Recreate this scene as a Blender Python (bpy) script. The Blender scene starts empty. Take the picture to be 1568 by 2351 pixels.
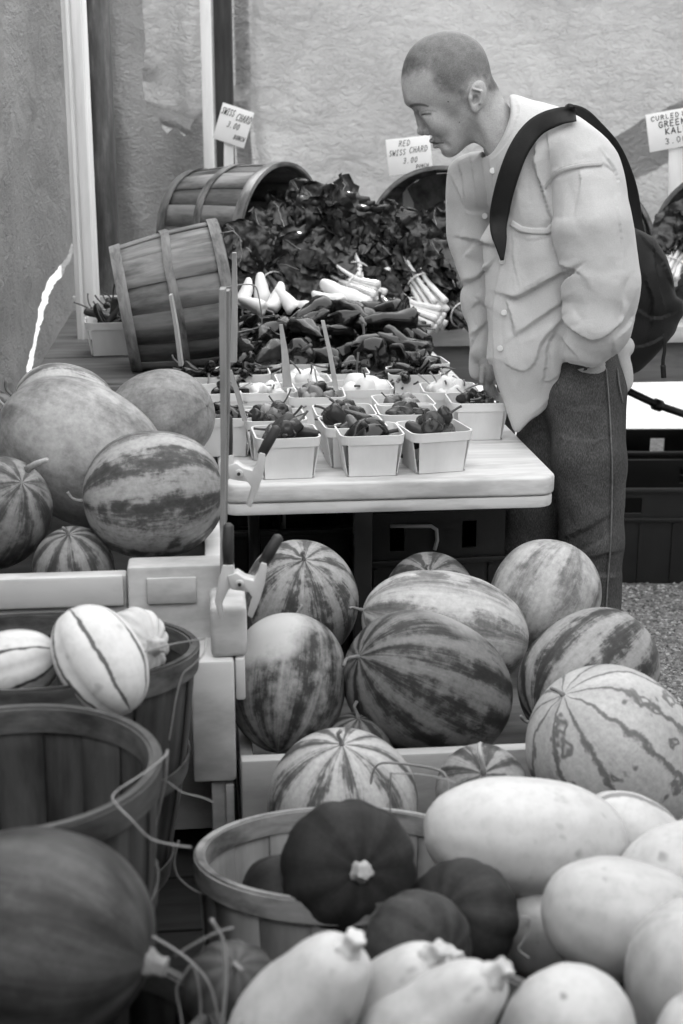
import bpy, bmesh, math, random
import numpy as np
from mathutils import Vector, Matrix, Quaternion

R = math.radians
scene = bpy.context.scene
col = scene.collection

# ------------------------------------------------------------------ camera
H = 1.39
PITCH, YAW = R(15.8), R(5.7)
F, CX, CY = 3265.0, 784.0, 1175.5          # measuring frame 1568 x 2351
cam_d = bpy.data.cameras.new('camera')
cam = bpy.data.objects.new('camera', cam_d)
col.objects.link(cam)
cam.location = (0, 0, H)
cam.rotation_euler = (R(90) - PITCH, 0, -YAW)
cam_d.sensor_fit = 'VERTICAL'
cam_d.sensor_height = 36.0
cam_d.sensor_width = 24.0
cam_d.lens = 36.0 * F / 2351.0
cam_d.clip_start = 0.05
cam_d.clip_end = 500.0
cam_d.dof.use_dof = True
cam_d.dof.focus_distance = 2.72
cam_d.dof.aperture_fstop = 6.3
scene.camera = cam

# ------------------------------------------------------------------ light
SUN_EL, SUN_AZ = R(50), R(12)               # azimuth from +Y towards +X
sun_vec = Vector((math.sin(SUN_AZ) * math.cos(SUN_EL), math.cos(SUN_AZ) * math.cos(SUN_EL), math.sin(SUN_EL)))
world = bpy.data.worlds.new('World')
scene.world = world
world.use_nodes = True
wn = world.node_tree
for n in list(wn.nodes):
    wn.nodes.remove(n)
sky = wn.nodes.new('ShaderNodeTexSky')
sky.sky_type = 'NISHITA'
sky.sun_disc = False
sky.sun_elevation = SUN_EL
sky.sun_rotation = SUN_AZ
bw = wn.nodes.new('ShaderNodeRGBToBW')
bg = wn.nodes.new('ShaderNodeBackground')
bg.inputs['Strength'].default_value = 0.05
wo = wn.nodes.new('ShaderNodeOutputWorld')
wn.links.new(sky.outputs[0], bw.inputs[0])
wn.links.new(bw.outputs[0], bg.inputs[0])
wn.links.new(bg.outputs[0], wo.inputs[0])
sun_d = bpy.data.lights.new('sun', 'SUN')
sun_d.energy = 5.0
sun_d.angle = R(0.53)
sun_d.color = (1, 1, 1)
sun_o = bpy.data.objects.new('sun', sun_d)
col.objects.link(sun_o)
sun_o.rotation_euler = sun_vec.to_track_quat('Z', 'Y').to_euler()
sun_o.location = (0, 0, 20)

scene.view_settings.view_transform = 'Standard'
scene.view_settings.look = 'None'
scene.view_settings.gamma = 1.0
scene.view_settings.exposure = 2.05
scene.view_settings.use_curve_mapping = False
scene.render.engine = 'CYCLES'
scene.cycles.use_denoising = True
scene.cycles.max_bounces = 8
scene.cycles.diffuse_bounces = 4
scene.cycles.transmission_bounces = 4
scene.cycles.sample_clamp_indirect = 6.0
scene.cycles.caustics_reflective = False
scene.cycles.caustics_refractive = False

# ------------------------------------------------------------------ pixel -> place
FH = Vector((math.sin(YAW), math.cos(YAW), 0))
RT = Vector((math.cos(YAW), -math.sin(YAW), 0))
FW = FH * math.cos(PITCH) - Vector((0, 0, math.sin(PITCH)))
UP = FH * math.sin(PITCH) + Vector((0, 0, math.cos(PITCH)))
CAM = Vector((0, 0, H))


def ray(u, v):
    return FW + RT * ((u - CX) / F) - UP * ((v - CY) / F)


def at(u, v, h):
    """point seen at (u,v) at horizontal distance h"""
    r = ray(u, v)
    return CAM + r * (h / r.dot(FH))


def on_z(u, v, z):
    r = ray(u, v)
    return CAM + r * ((z - H) / r.z)


def on_y(u, v, y):
    r = ray(u, v)
    return CAM + r * (y / r.y)


def on_x(u, v, x):
    r = ray(u, v)
    return CAM + r * (x / r.x)


_fw, _rt, _up, _fh = (np.array(a) for a in (FW, RT, UP, FH))


def at_np(uvc, h0, ppm):
    u, v, c = uvc[:, 0:1], uvc[:, 1:2], uvc[:, 2:3]
    r = _fw[None] + _rt[None] * ((u - CX) / F) - _up[None] * ((v - CY) / F)
    h = h0 + c / ppm
    return np.array(CAM)[None] + r * (h / (r @ _fh)[:, None])


def proj_np(P):
    q = P - np.array(CAM)[None]
    d = q @ _fw
    return np.stack([CX + F * (q @ _rt) / d, CY - F * (q @ _up) / d], 1)


# ------------------------------------------------------------------ materials (the photograph is black and white)
def g4(g):
    return (g, g, g, 1)


def new_mat(name):
    m = bpy.data.materials.new(name)
    m.use_nodes = True
    nt = m.node_tree
    b = nt.nodes['Principled BSDF']
    return m, nt, b


def N(nt, t, **kw):
    n = nt.nodes.new(t)
    for k, v in kw.items():
        if k.startswith('i_'):
            key = k[2:]
            n.inputs[int(key) if key.isdigit() else key].default_value = v
        else:
            setattr(n, k, v)
    return n


def math_n(nt, op, a, b=None, c=None, clamp=False):
    n = nt.nodes.new('ShaderNodeMath')
    n.operation = op
    n.use_clamp = clamp
    for i, x in enumerate((a, b, c)):
        if x is None:
            continue
        if isinstance(x, (int, float)):
            n.inputs[i].default_value = x
        else:
            nt.links.new(x, n.inputs[i])
    return n.outputs[0]


def ramp_n(nt, fac, stops):
    n = nt.nodes.new('ShaderNodeValToRGB')
    e = n.color_ramp.elements
    while len(e) < len(stops):
        e.new(0.5)
    for i, (p, g) in enumerate(stops):
        e[i].position = p
        e[i].color = g4(g)
    nt.links.new(fac, n.inputs[0])
    return n.outputs[0]


def mix_n(nt, fac, a, b, mode='MIX'):
    n = nt.nodes.new('ShaderNodeMix')
    n.data_type = 'RGBA'
    n.blend_type = mode
    for i, x in ((0, fac), (6, a), (7, b)):
        sock = n.inputs[i]
        if isinstance(x, (int, float)):
            sock.default_value = x if i == 0 else g4(x)
        else:
            nt.links.new(x, sock)
    return n.outputs[2]


def noise_n(nt, vec, scale, detail=4, rough=0.55, dist=0.0):
    n = nt.nodes.new('ShaderNodeTexNoise')
    n.inputs['Scale'].default_value = scale
    n.inputs['Detail'].default_value = detail
    n.inputs['Roughness'].default_value = rough
    n.inputs['Distortion'].default_value = dist
    if vec is not None:
        nt.links.new(vec, n.inputs['Vector'])
    return n.outputs['Fac']


def coords(nt, scale=(1, 1, 1), per_object=True):
    tc = nt.nodes.new('ShaderNodeTexCoord')
    mp = nt.nodes.new('ShaderNodeMapping')
    mp.inputs['Scale'].default_value = scale
    nt.links.new(tc.outputs['Object'], mp.inputs['Vector'])
    if per_object:
        oi = nt.nodes.new('ShaderNodeObjectInfo')
        k = math_n(nt, 'MULTIPLY', oi.outputs['Random'], 37.0)
        nt.links.new(k, mp.inputs['Location'])
        return mp.outputs[0], oi.outputs['Random']
    return mp.outputs[0], None


def bump_n(nt, b, height, strength=0.3, dist=0.01):
    n = nt.nodes.new('ShaderNodeBump')
    n.inputs['Strength'].default_value = strength
    n.inputs['Distance'].default_value = dist
    nt.links.new(height, n.inputs['Height'])
    nt.links.new(n.outputs[0], b.inputs['Normal'])
    return n


def plain(name, g, rough=0.5, var=0.25, scale=8.0, bump=0.0, bscale=60.0, spec=0.5, rnd=0.15, stretch=(1, 1, 1)):
    m, nt, b = new_mat(name)
    v, rn = coords(nt, stretch)
    f = noise_n(nt, v, scale, 6, 0.6)
    c = ramp_n(nt, f, [(0.25, g * (1 - var)), (0.75, min(1, g * (1 + var)))])
    k = math_n(nt, 'MULTIPLY_ADD', rn, 2 * rnd, 1 - rnd)
    c = mix_n(nt, 1.0, c, k, 'MULTIPLY')
    nt.links.new(c, b.inputs['Base Color'])
    b.inputs['Roughness'].default_value = rough
    b.inputs['Specular IOR Level'].default_value = spec
    if bump:
        bump_n(nt, b, noise_n(nt, v, bscale, 4, 0.6), bump, 0.004)
    return m


def wood(name, g, rough=0.7, grain=(6, 6, 60), var=0.35, rnd=0.25, stain=0.5, bump=0.25):
    """grain: noise scale per local axis (small number = grain runs along that axis)"""
    m, nt, b = new_mat(name)
    v, rn = coords(nt, grain)
    f = noise_n(nt, v, 1.0, 8, 0.65, 0.4)
    v2, _ = coords(nt, tuple(x ** 0.5 * 2.2 for x in grain))
    s = noise_n(nt, v2, 1.3, 5, 0.6)
    c = ramp_n(nt, f, [(0.3, g * (1 - var)), (0.52, g), (0.75, min(1, g * (1 + var)))])
    st = ramp_n(nt, s, [(0.33, 1 - stain), (0.52, 1.0), (0.8, 1.1)])
    c = mix_n(nt, 1.0, c, st, 'MULTIPLY')
    k = math_n(nt, 'MULTIPLY_ADD', rn, 2 * rnd, 1 - rnd)
    c = mix_n(nt, 1.0, c, k, 'MULTIPLY')
    nt.links.new(c, b.inputs['Base Color'])
    b.inputs['Roughness'].default_value = rough
    b.inputs['Specular IOR Level'].default_value = 0.25
    bump_n(nt, b, f, bump, 0.003)
    return m


# ------------------------------------------------------------------ meshes and objects
def mesh_np(name, V, Fc, smooth=True):
    me = bpy.data.meshes.new(name)
    me.from_pydata([tuple(map(float, p)) for p in V], [], [tuple(map(int, f)) for f in Fc])
    if smooth:
        me.polygons.foreach_set('use_smooth', [True] * len(me.polygons))
    me.update()
    return me


class MB:
    """collects shapes into one mesh"""

    def __init__(self):
        self.V, self.Fc = [], []

    def add(self, V, Fc):
        o = len(self.V)
        self.V += [tuple(p) for p in V]
        self.Fc += [tuple(i + o for i in f) for f in Fc]
        return self

    def box(self, lo, hi, M=None):
        x0, y0, z0 = lo
        x1, y1, z1 = hi
        V = [Vector(p) for p in ((x0, y0, z0), (x1, y0, z0), (x1, y1, z0), (x0, y1, z0), (x0, y0, z1), (x1, y0, z1), (x1, y1, z1), (x0, y1, z1))]
        if M is not None:
            V = [M @ p for p in V]
        return self.add(V, [(3, 2, 1, 0), (4, 5, 6, 7), (0, 1, 5, 4), (1, 2, 6, 5), (2, 3, 7, 6), (3, 0, 4, 7)])

    def tube(self, pts, rad, n=8, cap=True):
        pts = [Vector(p) for p in pts]
        if isinstance(rad, (int, float)):
            rad = [rad] * len(pts)
        V, Fc = [], []
        nrm = None
        for i, p in enumerate(pts):
            t = (pts[min(i + 1, len(pts) - 1)] - pts[max(i - 1, 0)])
            t = t.normalized() if t.length > 1e-9 else Vector((0, 0, 1))
            if nrm is None:
                nrm = t.orthogonal().normalized()
            else:
                nrm = (nrm - t * nrm.dot(t))
                nrm = nrm.normalized() if nrm.length > 1e-6 else t.orthogonal().normalized()
            bn = t.cross(nrm)
            for k in range(n):
                a = 2 * math.pi * k / n
                V.append(p + (nrm * math.cos(a) + bn * math.sin(a)) * rad[i])
        for i in range(len(pts) - 1):
            for k in range(n):
                a, b = i * n + k, i * n + (k + 1) % n
                Fc.append((a, b, b + n, a + n))
        if cap:
            Fc.append(tuple(range(n - 1, -1, -1)))
            Fc.append(tuple(range((len(pts) - 1) * n, len(pts) * n)))
        return self.add(V, Fc)

    def prism(self, poly, fn, t0, t1):
        """poly of 2d points; fn(x,y,t) -> world point"""
        n = len(poly)
        a = sum(poly[i][0] * poly[(i + 1) % n][1] - poly[(i + 1) % n][0] * poly[i][1] for i in range(n))
        V = [fn(x, y, t0) for x, y in poly] + [fn(x, y, t1) for x, y in poly]
        Fc = [tuple(range(n - 1, -1, -1)), tuple(range(n, 2 * n))]
        Fc += [(i, (i + 1) % n, (i + 1) % n + n, i + n) for i in range(n)]
        return self.add(V, Fc)

    def mesh(self, name, smooth=False, bevel=0.0, seg=2):
        me = bpy.data.meshes.new(name)
        me.from_pydata([tuple(p) for p in self.V], [], self.Fc)
        bm = bmesh.new()
        bm.from_mesh(me)
        bmesh.ops.recalc_face_normals(bm, faces=bm.faces)
        if bevel > 0:
            bmesh.ops.bevel(bm, geom=[e for e in bm.edges if e.is_manifold and e.calc_face_angle(0) > 0.5], offset=bevel, segments=seg, affect='EDGES', profile=0.5)
        bm.to_mesh(me)
        bm.free()
        if smooth or bevel > 0:
            me.polygons.foreach_set('use_smooth', [True] * len(me.polygons))
            if bevel > 0 and not smooth:
                me.set_sharp_from_angle(angle=R(35))
        me.update()
        return me


def obj(name, me, mat=None, parent=None, M=None):
    o = bpy.data.objects.new(name, me)
    col.objects.link(o)
    if mat is not None and me is not None and not me.materials:
        me.materials.append(mat)
    if M is not None:
        o.matrix_basis = M
    if parent is not None:
        o.parent = parent
    return o


def tag(o, label, cat, group=None):
    o['label'] = label
    o['category'] = cat
    if group:
        o['group'] = group
    return o


def thing(name, label, cat, M=None, group=None):
    o = bpy.data.objects.new(name, None)
    o.empty_display_size = 0.05
    col.objects.link(o)
    if M is not None:
        o.matrix_basis = M
    return tag(o, label, cat, group)


def structure(name, me, mat):
    o = obj(name, me, mat)
    o['kind'] = 'structure'
    return o


def T(p):
    return Matrix.Translation(Vector(p))


def RZ(a):
    return Matrix.Rotation(a, 4, 'Z')


def wpart(name, mb_or_me, mat, parent, **kw):
    """a part whose mesh is given in world space, kept in place under its thing"""
    me = mb_or_me.mesh(name, **kw) if isinstance(mb_or_me, MB) else mb_or_me
    if parent is not None:
        me.transform(parent.matrix_basis.inverted())
    return obj(name, me, mat, parent)


def axes(zdir, xhint=(0, 0, 1)):
    z = Vector(zdir).normalized()
    x = Vector(xhint)
    x = x - z * x.dot(z)
    if x.length < 1e-5:
        x = z.orthogonal()
    x.normalize()
    y = z.cross(x)
    M = Matrix.Identity(4)
    for i in range(3):
        M[i][0], M[i][1], M[i][2] = x[i], y[i], z[i]
    return M


def smooth_path(pts, n=8):
    """Catmull-Rom through points (any dimension)"""
    P = [np.array(p, float) for p in pts]
    P = [2 * P[0] - P[1]] + P + [2 * P[-1] - P[-2]]
    out = []
    for i in range(1, len(P) - 2):
        for k in range(n):
            t = k / n
            a, b, c, d = P[i - 1:i + 3]
            out.append(0.5 * ((2 * b) + (-a + c) * t + (2 * a - 5 * b + 4 * c - d) * t * t + (-a + 3 * b - 3 * c + d) * t ** 3))
    out.append(P[-2])
    return np.array(out)


# value noise for displacement (vectorised)
_rs = np.random.RandomState(7)
_perm = _rs.rand(64, 64, 64).astype(np.float32) * 2 - 1


def vnoise(P):
    P = np.asarray(P, float)
    i = np.floor(P).astype(int)
    f = P - i
    f = f * f * (3 - 2 * f)
    out = 0
    for dx in (0, 1):
        for dy in (0, 1):
            for dz in (0, 1):
                w = (f[:, 0] if dx else 1 - f[:, 0]) * (f[:, 1] if dy else 1 - f[:, 1]) * (f[:, 2] if dz else 1 - f[:, 2])
                out = out + w * _perm[(i[:, 0] + dx) % 64, (i[:, 1] + dy) % 64, (i[:, 2] + dz) % 64]
    return out


def fbm(P, o=4, gain=0.5):
    s, a = 0, 1.0
    for k in range(o):
        s = s + a * vnoise(np.asarray(P) * 2 ** k + 11.3 * k)
        a *= gain
    return s
# ================================================================== ground, tarps, roof, posts
m, nt, b = new_mat('gravel_ground')
v, _ = coords(nt, per_object=False)
f1 = noise_n(nt, v, 160, 6, 0.7)
vo = nt.nodes.new('ShaderNodeTexVoronoi')
vo.inputs['Scale'].default_value = 120
nt.links.new(v, vo.inputs['Vector'])
c = ramp_n(nt, f1, [(0.3, 0.09), (0.55, 0.2), (0.75, 0.33)])
c = mix_n(nt, 0.5, c, ramp_n(nt, vo.outputs['Color'], [(0.2, 0.08), (0.8, 0.36)]))
nt.links.new(c, b.inputs['Base Color'])
b.inputs['Roughness'].default_value = 0.95
bump_n(nt, b, vo.outputs['Distance'], 0.6, 0.01)
M_GROUND = m
gm = MB().add([(-150, -150, 0), (150, -150, 0), (150, 150, 0), (-150, 150, 0)], [(0, 1, 2, 3)]).mesh('ground')
structure('ground', gm, M_GROUND)

# loose gravel where the ground shows beside the crates
def gravel():
    rs = np.random.RandomState(3)
    base = np.array([(1, 0, 0), (-1, 0, 0), (0, 1, 0), (0, -1, 0), (0, 0, 1), (0, 0, -1)], float)
    fc = np.array([(0, 2, 4), (2, 1, 4), (1, 3, 4), (3, 0, 4), (2, 0, 5), (1, 2, 5), (3, 1, 5), (0, 3, 5)])
    V, Fc = [], []
    n = 9000
    for k in range(n):
        h = 2.9 + 1.7 * rs.rand() ** 1.2
        u = 1380 + 300 * rs.rand()
        q = at(u, 1500, h)
        s = 0.0025 + 0.005 * rs.rand() ** 2
        a = rs.rand() * 6.28
        ca, sa = math.cos(a), math.sin(a)
        P = base * s * (0.6 + 0.7 * rs.rand(6, 1)) * np.array([1.2, 0.9, 0.6])
        P = np.stack([P[:, 0] * ca - P[:, 1] * sa + q.x, P[:, 0] * sa + P[:, 1] * ca + q.y, P[:, 2] + s * 0.25], 1)
        Fc.append(fc + 6 * k)
        V.append(P)
    return mesh_np('gravel', np.concatenate(V), np.concatenate(Fc), False)


m, nt, b = new_mat('gravel_stone')
gi = nt.nodes.new('ShaderNodeNewGeometry')
c = ramp_n(nt, gi.outputs['Random Per Island'], [(0.0, 0.06), (0.45, 0.18), (0.8, 0.34), (1.0, 0.5)])
nt.links.new(c, b.inputs['Base Color'])
b.inputs['Roughness'].default_value = 0.9
o = obj('gravel', gravel(), m)
o['kind'] = 'stuff'
o['label'] = 'loose pale gravel scattered over the ground beside the black crates'
o['category'] = 'gravel'


# ---- tarps: woven plastic sheet, lets the sun behind it glow through
def tarp_mat(name, g, trans, crinkle, scale=26, stain=0.15):
    m, nt, b = new_mat(name)
    out = nt.nodes['Material Output']
    v, _ = coords(nt, per_object=False)
    n1 = noise_n(nt, v, 1.6, 5, 0.6)
    # crinkles: ridged noise, two scales, plus fine weave
    def ridged(s, st, d=3, dist=.4):
        mp = nt.nodes.new('ShaderNodeMapping')
        mp.inputs['Scale'].default_value = st
        nt.links.new(v, mp.inputs['Vector'])
        x = noise_n(nt, mp.outputs[0], s, d, 0.55, dist)
        return math_n(nt, 'ABSOLUTE', math_n(nt, 'SUBTRACT', x, 0.5))
    r1 = ridged(scale * 0.30, (1, 1, 1.6), 7, .7)
    r2 = ridged(scale * 1.5, (.8, 1, 1.5), 7, .3)
    w1 = nt.nodes.new('ShaderNodeTexWave')
    w1.bands_direction = 'Z'
    w1.inputs['Scale'].default_value = 55
    w1.inputs['Distortion'].default_value = 2
    nt.links.new(v, w1.inputs['Vector'])
    hgt = math_n(nt, 'ADD', math_n(nt, 'MULTIPLY', r1, 1.8), math_n(nt, 'MULTIPLY', r2, 1.6))
    hgt = math_n(nt, 'ADD', hgt, math_n(nt, 'MULTIPLY', w1.outputs['Fac'], 0.02))
    cr = ramp_n(nt, math_n(nt, 'ADD', r1, r2), [(0.0, 0.82), (0.10, 0.95), (0.3, 1.0)])  # crease shading put into the colour along the crinkle lines
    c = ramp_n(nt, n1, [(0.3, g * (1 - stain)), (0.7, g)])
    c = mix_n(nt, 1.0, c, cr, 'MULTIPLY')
    nt.links.new(c, b.inputs['Base Color'])
    b.inputs['Roughness'].default_value = 0.38
    b.inputs['Specular IOR Level'].default_value = 0.5
    bp = bump_n(nt, b, hgt, crinkle, 0.03)
    tr = nt.nodes.new('ShaderNodeBsdfTranslucent')
    nt.links.new(c, tr.inputs['Color'])
    nt.links.new(bp.outputs[0], tr.inputs['Normal'])
    mx = nt.nodes.new('ShaderNodeMixShader')
    mx.inputs[0].default_value = trans
    nt.links.new(b.outputs[0], mx.inputs[1])
    nt.links.new(tr.outputs[0], mx.inputs[2])
    nt.links.new(mx.outputs[0], out.inputs['Surface'])
    return m


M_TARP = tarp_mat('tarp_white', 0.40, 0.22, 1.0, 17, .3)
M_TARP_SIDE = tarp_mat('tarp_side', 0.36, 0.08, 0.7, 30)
M_FLAP = tarp_mat('tarp_flap', 0.78, 0.42, 0.5)
M_ROOF = tarp_mat('roof_fabric', 0.85, 0.62, 0.1, 6, 0.05)


def sheet(name, fn, nu, nv, keep=None):
    """grid surface fn(s,t)->xyz, s,t in 0..1"""
    s, t = np.meshgrid(np.linspace(0, 1, nu), np.linspace(0, 1, nv), indexing='ij')
    P = fn(s.ravel(), t.ravel())
    Fc = []
    for i in range(nu - 1):
        for j in range(nv - 1):
            if keep is None or keep((i + 0.5) / (nu - 1), (j + 0.5) / (nv - 1)):
                a = i * nv + j
                Fc.append((a, a + nv, a + nv + 1, a + 1))
    return mesh_np(name, P, Fc)


TY = 6.3
XL = at(262, 300, TY).x


def back_fn(s, t):
    x = XL - 0.25 + s * 4.2
    z = 0.40 + t * 2.0
    P = np.stack([x * 1.3, np.zeros_like(x), z * 1.6], 1)
    y = TY + 0.06 * fbm(P * 1.1, 3) + 0.03 * np.abs(fbm(P * 2.2 + 5, 2)) + 0.008 * np.abs(fbm(P * np.array([9, 1, 13]) + 3, 3))
    y += 0.04 * np.sin(x * 2.1 + 0.6 * np.sin(z * 2))
    # pull folds near the posts
    for xc, w, a in ((XL + 0.38, 0.05, 0.05), (XL + 0.62, 0.035, -0.06), (XL + 0.05, 0.06, -0.06)):
        y += a * np.exp(-((x - xc - 0.05 * np.sin(z * 3)) / w) ** 2)
    # sagging pleats below the flap
    for (xa, za, xb, zb, w, a) in ((-.02, 1.42, .36, 1.30, .035, .07), (.36, 1.30, .52, 1.42, .04, .06), (.08, 1.02, .45, .98, .02, .05), (-.1, 1.62, .15, 1.5, .05, .05)):
        xx, zz = x - XL, z
        dx, dz = xb - xa, zb - za
        k = np.clip(((xx - xa) * dx + (zz - za) * dz) / (dx * dx + dz * dz), 0, 1)
        d = np.hypot(xx - xa - k * dx, zz - za - k * dz)
        y -= a * np.exp(-(d / w) ** 2)
    return np.stack([x, y, z], 1)


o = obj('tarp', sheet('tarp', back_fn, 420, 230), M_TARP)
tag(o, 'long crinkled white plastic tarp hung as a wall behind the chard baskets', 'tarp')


# darker second layer at the corner (older tarp hanging inside the wall) with a ragged, sagging lower edge
def corner_fn(s, t):
    A, B = at(196, 0, TY - 0.22), at(492, 0, TY - 0.22)
    x = A.x + s * (B.x - A.x)
    low = 1.30 + 0.05 * np.sin(s * 9) - 0.18 * np.sin(np.clip(s * 1.1, 0, 1) * math.pi)
    z = 0.7 + t * 1.65
    y = A.y + s * (B.y - A.y) + 0.05 * np.sin(s * 10 + z * 1.5) + 0.03 * fbm(np.stack([x * 4, z * 3, z * 0], 1), 3)
    return np.stack([x, y, z], 1)


def corner_keep(s, t):
    # opening torn out of it: a tall gap, round at the bottom, where the bright wall shows
    z = 0.7 + t * 1.65
    c0 = 0.68 + 0.016 * math.sin(z * 20)
    low = 1.30 + 0.13 * abs((s - c0) / 0.24) ** 2.2 + 0.02 * math.sin(s * 40)
    return not (abs(s - c0) < 0.232 + 0.016 * math.sin(z * 9) and z > low)


m2 = tarp_mat('tarp_old', 0.42, 0.16, 0.6, 30)
o = obj('tarp', sheet('tarp', corner_fn, 110, 190, corner_keep), m2)
tag(o, 'torn dark inner tarp with a bright round-bottomed gap beside the steel pole', 'tarp')

# side wall tarp, runs towards the camera, with a long slit
SX = at(150, 700, 4.25).x


def side_fn(s, t):
    A, B = at(-160, 600, 3.2), at(243, 600, 6.1)
    A = A - (B - A) * .6
    z = 0.3 + t * 2.1
    x = A.x + s * (B.x - A.x)
    y = A.y + s * (B.y - A.y)
    P = np.stack([y * 1.2, z * 1.4, x * 0], 1)
    x = x + 0.04 * fbm(P, 3) + 0.012 * np.abs(fbm(P * 4, 3)) + 0.02 * np.sin(y * 5 + z)
    return np.stack([x, y, z], 1)


_sl = [(160, 548), (157, 575), (140, 615), (122, 670), (112, 730), (100, 790), (92, 870), (90, 930)]


def side_sheet():
    """two halves either side of the slit, meeting above it"""
    A, B = at(-160, 600, 3.2), at(243, 600, 6.1)
    A = A - (B - A) * .6
    nv, V, Fc = 420, [], []
    t = np.linspace(0, 1, nv)
    z = .3 + t * 2.1
    # where the slit runs on the sheet, per height
    ss = np.linspace(0, 1, 700)
    sl_v = np.array([q[1] for q in _sl])
    sl_u = np.array([q[0] for q in _sl])
    mid, half = np.zeros(nv), np.zeros(nv)
    last = .6
    for j in range(nv - 1, -1, -1):
        P = np.stack([A.x + ss * (B.x - A.x), A.y + ss * (B.y - A.y), np.full(700, z[j])], 1)
        uv = proj_np(P)
        tgt = np.interp(uv[:, 1], sl_v, sl_u)
        k = int(np.argmin(np.abs(uv[:, 0] - tgt)))
        v_ = uv[k, 1]
        mid[j] = ss[k]
        wpx = 0.0 if v_ < 548 else (2.0 + 5.5 * min(1, (v_ - 548) / 70)) + 1.2 * math.sin(v_ * .19) + .8 * math.sin(v_ * .53)
        half[j] = max(0, wpx) * (ss[1] - ss[0]) / max(1e-3, abs(uv[min(k + 1, 699), 0] - uv[max(k - 1, 0), 0]) / 2)
    for _ in range(6):
        mid[1:-1] = (mid[:-2] + mid[2:] + 2 * mid[1:-1]) / 4
    for side in (0, 1):
        nu = 230
        o_ = len(V) * 0 + sum(len(x) for x in V)
        k = np.linspace(0, 1, nu)
        S = (k[:, None] * (mid - half)[None]) if side == 0 else ((mid + half)[None] + k[:, None] * (1 - mid - half)[None])
        Tt = np.repeat(t[None], nu, 0)
        V.append(side_fn(S.ravel(), Tt.ravel()))
        i, j = np.meshgrid(np.arange(nu - 1), np.arange(nv - 1), indexing='ij')
        a = (i * nv + j).ravel() + o_
        Fc.append(np.stack([a, a + nv, a + nv + 1, a + 1], 1))
    return mesh_np('tarp', np.concatenate(V), np.concatenate(Fc))


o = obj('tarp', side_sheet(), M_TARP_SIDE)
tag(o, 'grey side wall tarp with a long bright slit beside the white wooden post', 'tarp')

# fabric roof over the stall (one sheet, opening cut in it to let sun onto the wax peppers)
WAX = at(700, 690, 3.82)
hit = WAX + sun_vec * ((2.6 - WAX.z) / sun_vec.z)


RX0, RX1, RY0, RY1 = -2.4, 2.6, -1.3, 6.55


def roof_fn(s, t):
    x = RX0 + (RX1 - RX0) * s
    y = RY0 + (RY1 - RY0) * t
    return np.stack([x, y, 2.6 + 0.02 * np.sin(x * 3) * np.sin(y * 2)], 1)


def roof_keep(s, t):
    dx, dy = RX0 + (RX1 - RX0) * s - hit.x, RY0 + (RY1 - RY0) * t - hit.y
    return not (abs(dx) < 0.21 and abs(dy) < 0.13)


o = obj('canopy', sheet('canopy', roof_fn, 100, 150, roof_keep), M_ROOF)
tag(o, 'white fabric market canopy stretched over the whole stall', 'canopy')
M_FILL_BLOCK = plain('fill_block_canvas', .10, .8, .2, 3, .1, 30, .2, .1)  # unseen dark roofs added around the stall to cut side and front fill
for (x0, x1, y0, y1, lab) in ((-10, -2.5, -9, 6.5, 'unseen dark canopy added past the side tarp to cut fill light'), (2.7, 10, -9, 6.5, 'unseen dark canopy added beyond the gravel to cut fill light'), (-2.45, 2.65, -9, -1.4, 'unseen dark canopy added behind the camera to cut fill light')):
    o = obj('canopy', sheet('canopy', lambda s, t: np.stack([x0 + (x1 - x0) * s, y0 + (y1 - y0) * t, 2.62 + .03 * np.sin(s * 9) * np.sin(t * 7)], 1), 30, 30), M_FILL_BLOCK)
    tag(o, lab, 'canopy')


# ---- posts
M_WPOST = wood('white_painted_wood', 0.78, 0.55, (40, 40, 1.5), 0.1, 0.05, 0.12, 0.15)
M_DPOST = wood('dark_wood', 0.05, 0.7, (40, 40, 2), 0.4, 0.1, 0.4)
m, nt, b = new_mat('rusty_steel')
v, _ = coords(nt, (9, 9, 1.2))
f = noise_n(nt, v, 3.0, 8, 0.7)
f2 = noise_n(nt, coords(nt, (60, 60, 12))[0], 1.0, 4, 0.7)
c = ramp_n(nt, math_n(nt, 'ADD', math_n(nt, 'MULTIPLY', f, 0.7), math_n(nt, 'MULTIPLY', f2, 0.3)), [(0.32, 0.02), (0.5, 0.06), (0.62, 0.13), (0.75, 0.3)])
nt.links.new(c, b.inputs['Base Color'])
b.inputs['Roughness'].default_value = 0.55
b.inputs['Metallic'].default_value = 0.3
bump_n(nt, b, f2, 0.2, 0.003)
M_RUST = m


def post(name, u0, u1, vref, h, zb, zt, mat, label, cat, depth=None, lean=0.0, bev=0.004):
    A, B = at(u0, vref, h), at(u1, vref, h)
    w = (B - A).length
    d = depth or w
    M = T(((A.x + B.x) / 2, (A.y + B.y) / 2, zb)) @ RZ(-YAW) @ Matrix.Rotation(lean, 4, 'Y')
    me = MB().box((-w / 2, 0, 0), (w / 2, d, zt - zb)).mesh(name, bevel=bev)
    o = obj(name, me, mat, None, M)
    return tag(o, label, cat)


# white post with a narrow moulding strip along its face
A, B = at(153, 300, 3.95), at(202, 300, 3.95)
w = (B - A).length
pt = thing('post', 'thick white wooden post standing before the steel pole', 'post', T(((A.x + B.x) / 2, A.y, 0.0)) @ RZ(-YAW))
obj('timber', MB().box((-w / 2, 0, 0), (w / 2, 0.07, 2.58)).mesh('timber', bevel=0.004), M_WPOST, pt)
obj('moulding', MB().box((-w * 0.30, -0.006, 0), (-w * 0.12, 0.004, 2.55)).box((-w * 0.02, -0.006, 0), (w * 0.44, 0.004, 2.55)).mesh('moulding', bevel=0.002), M_WPOST, pt)
obj('screw', MB().tube([(w * .5, 0.03, 0.76), (w * .5 + .014, 0.03, 0.76)], 0.006, 10).mesh('screw', True), plain('screw_metal', 0.6, 0.3), pt)

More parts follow.
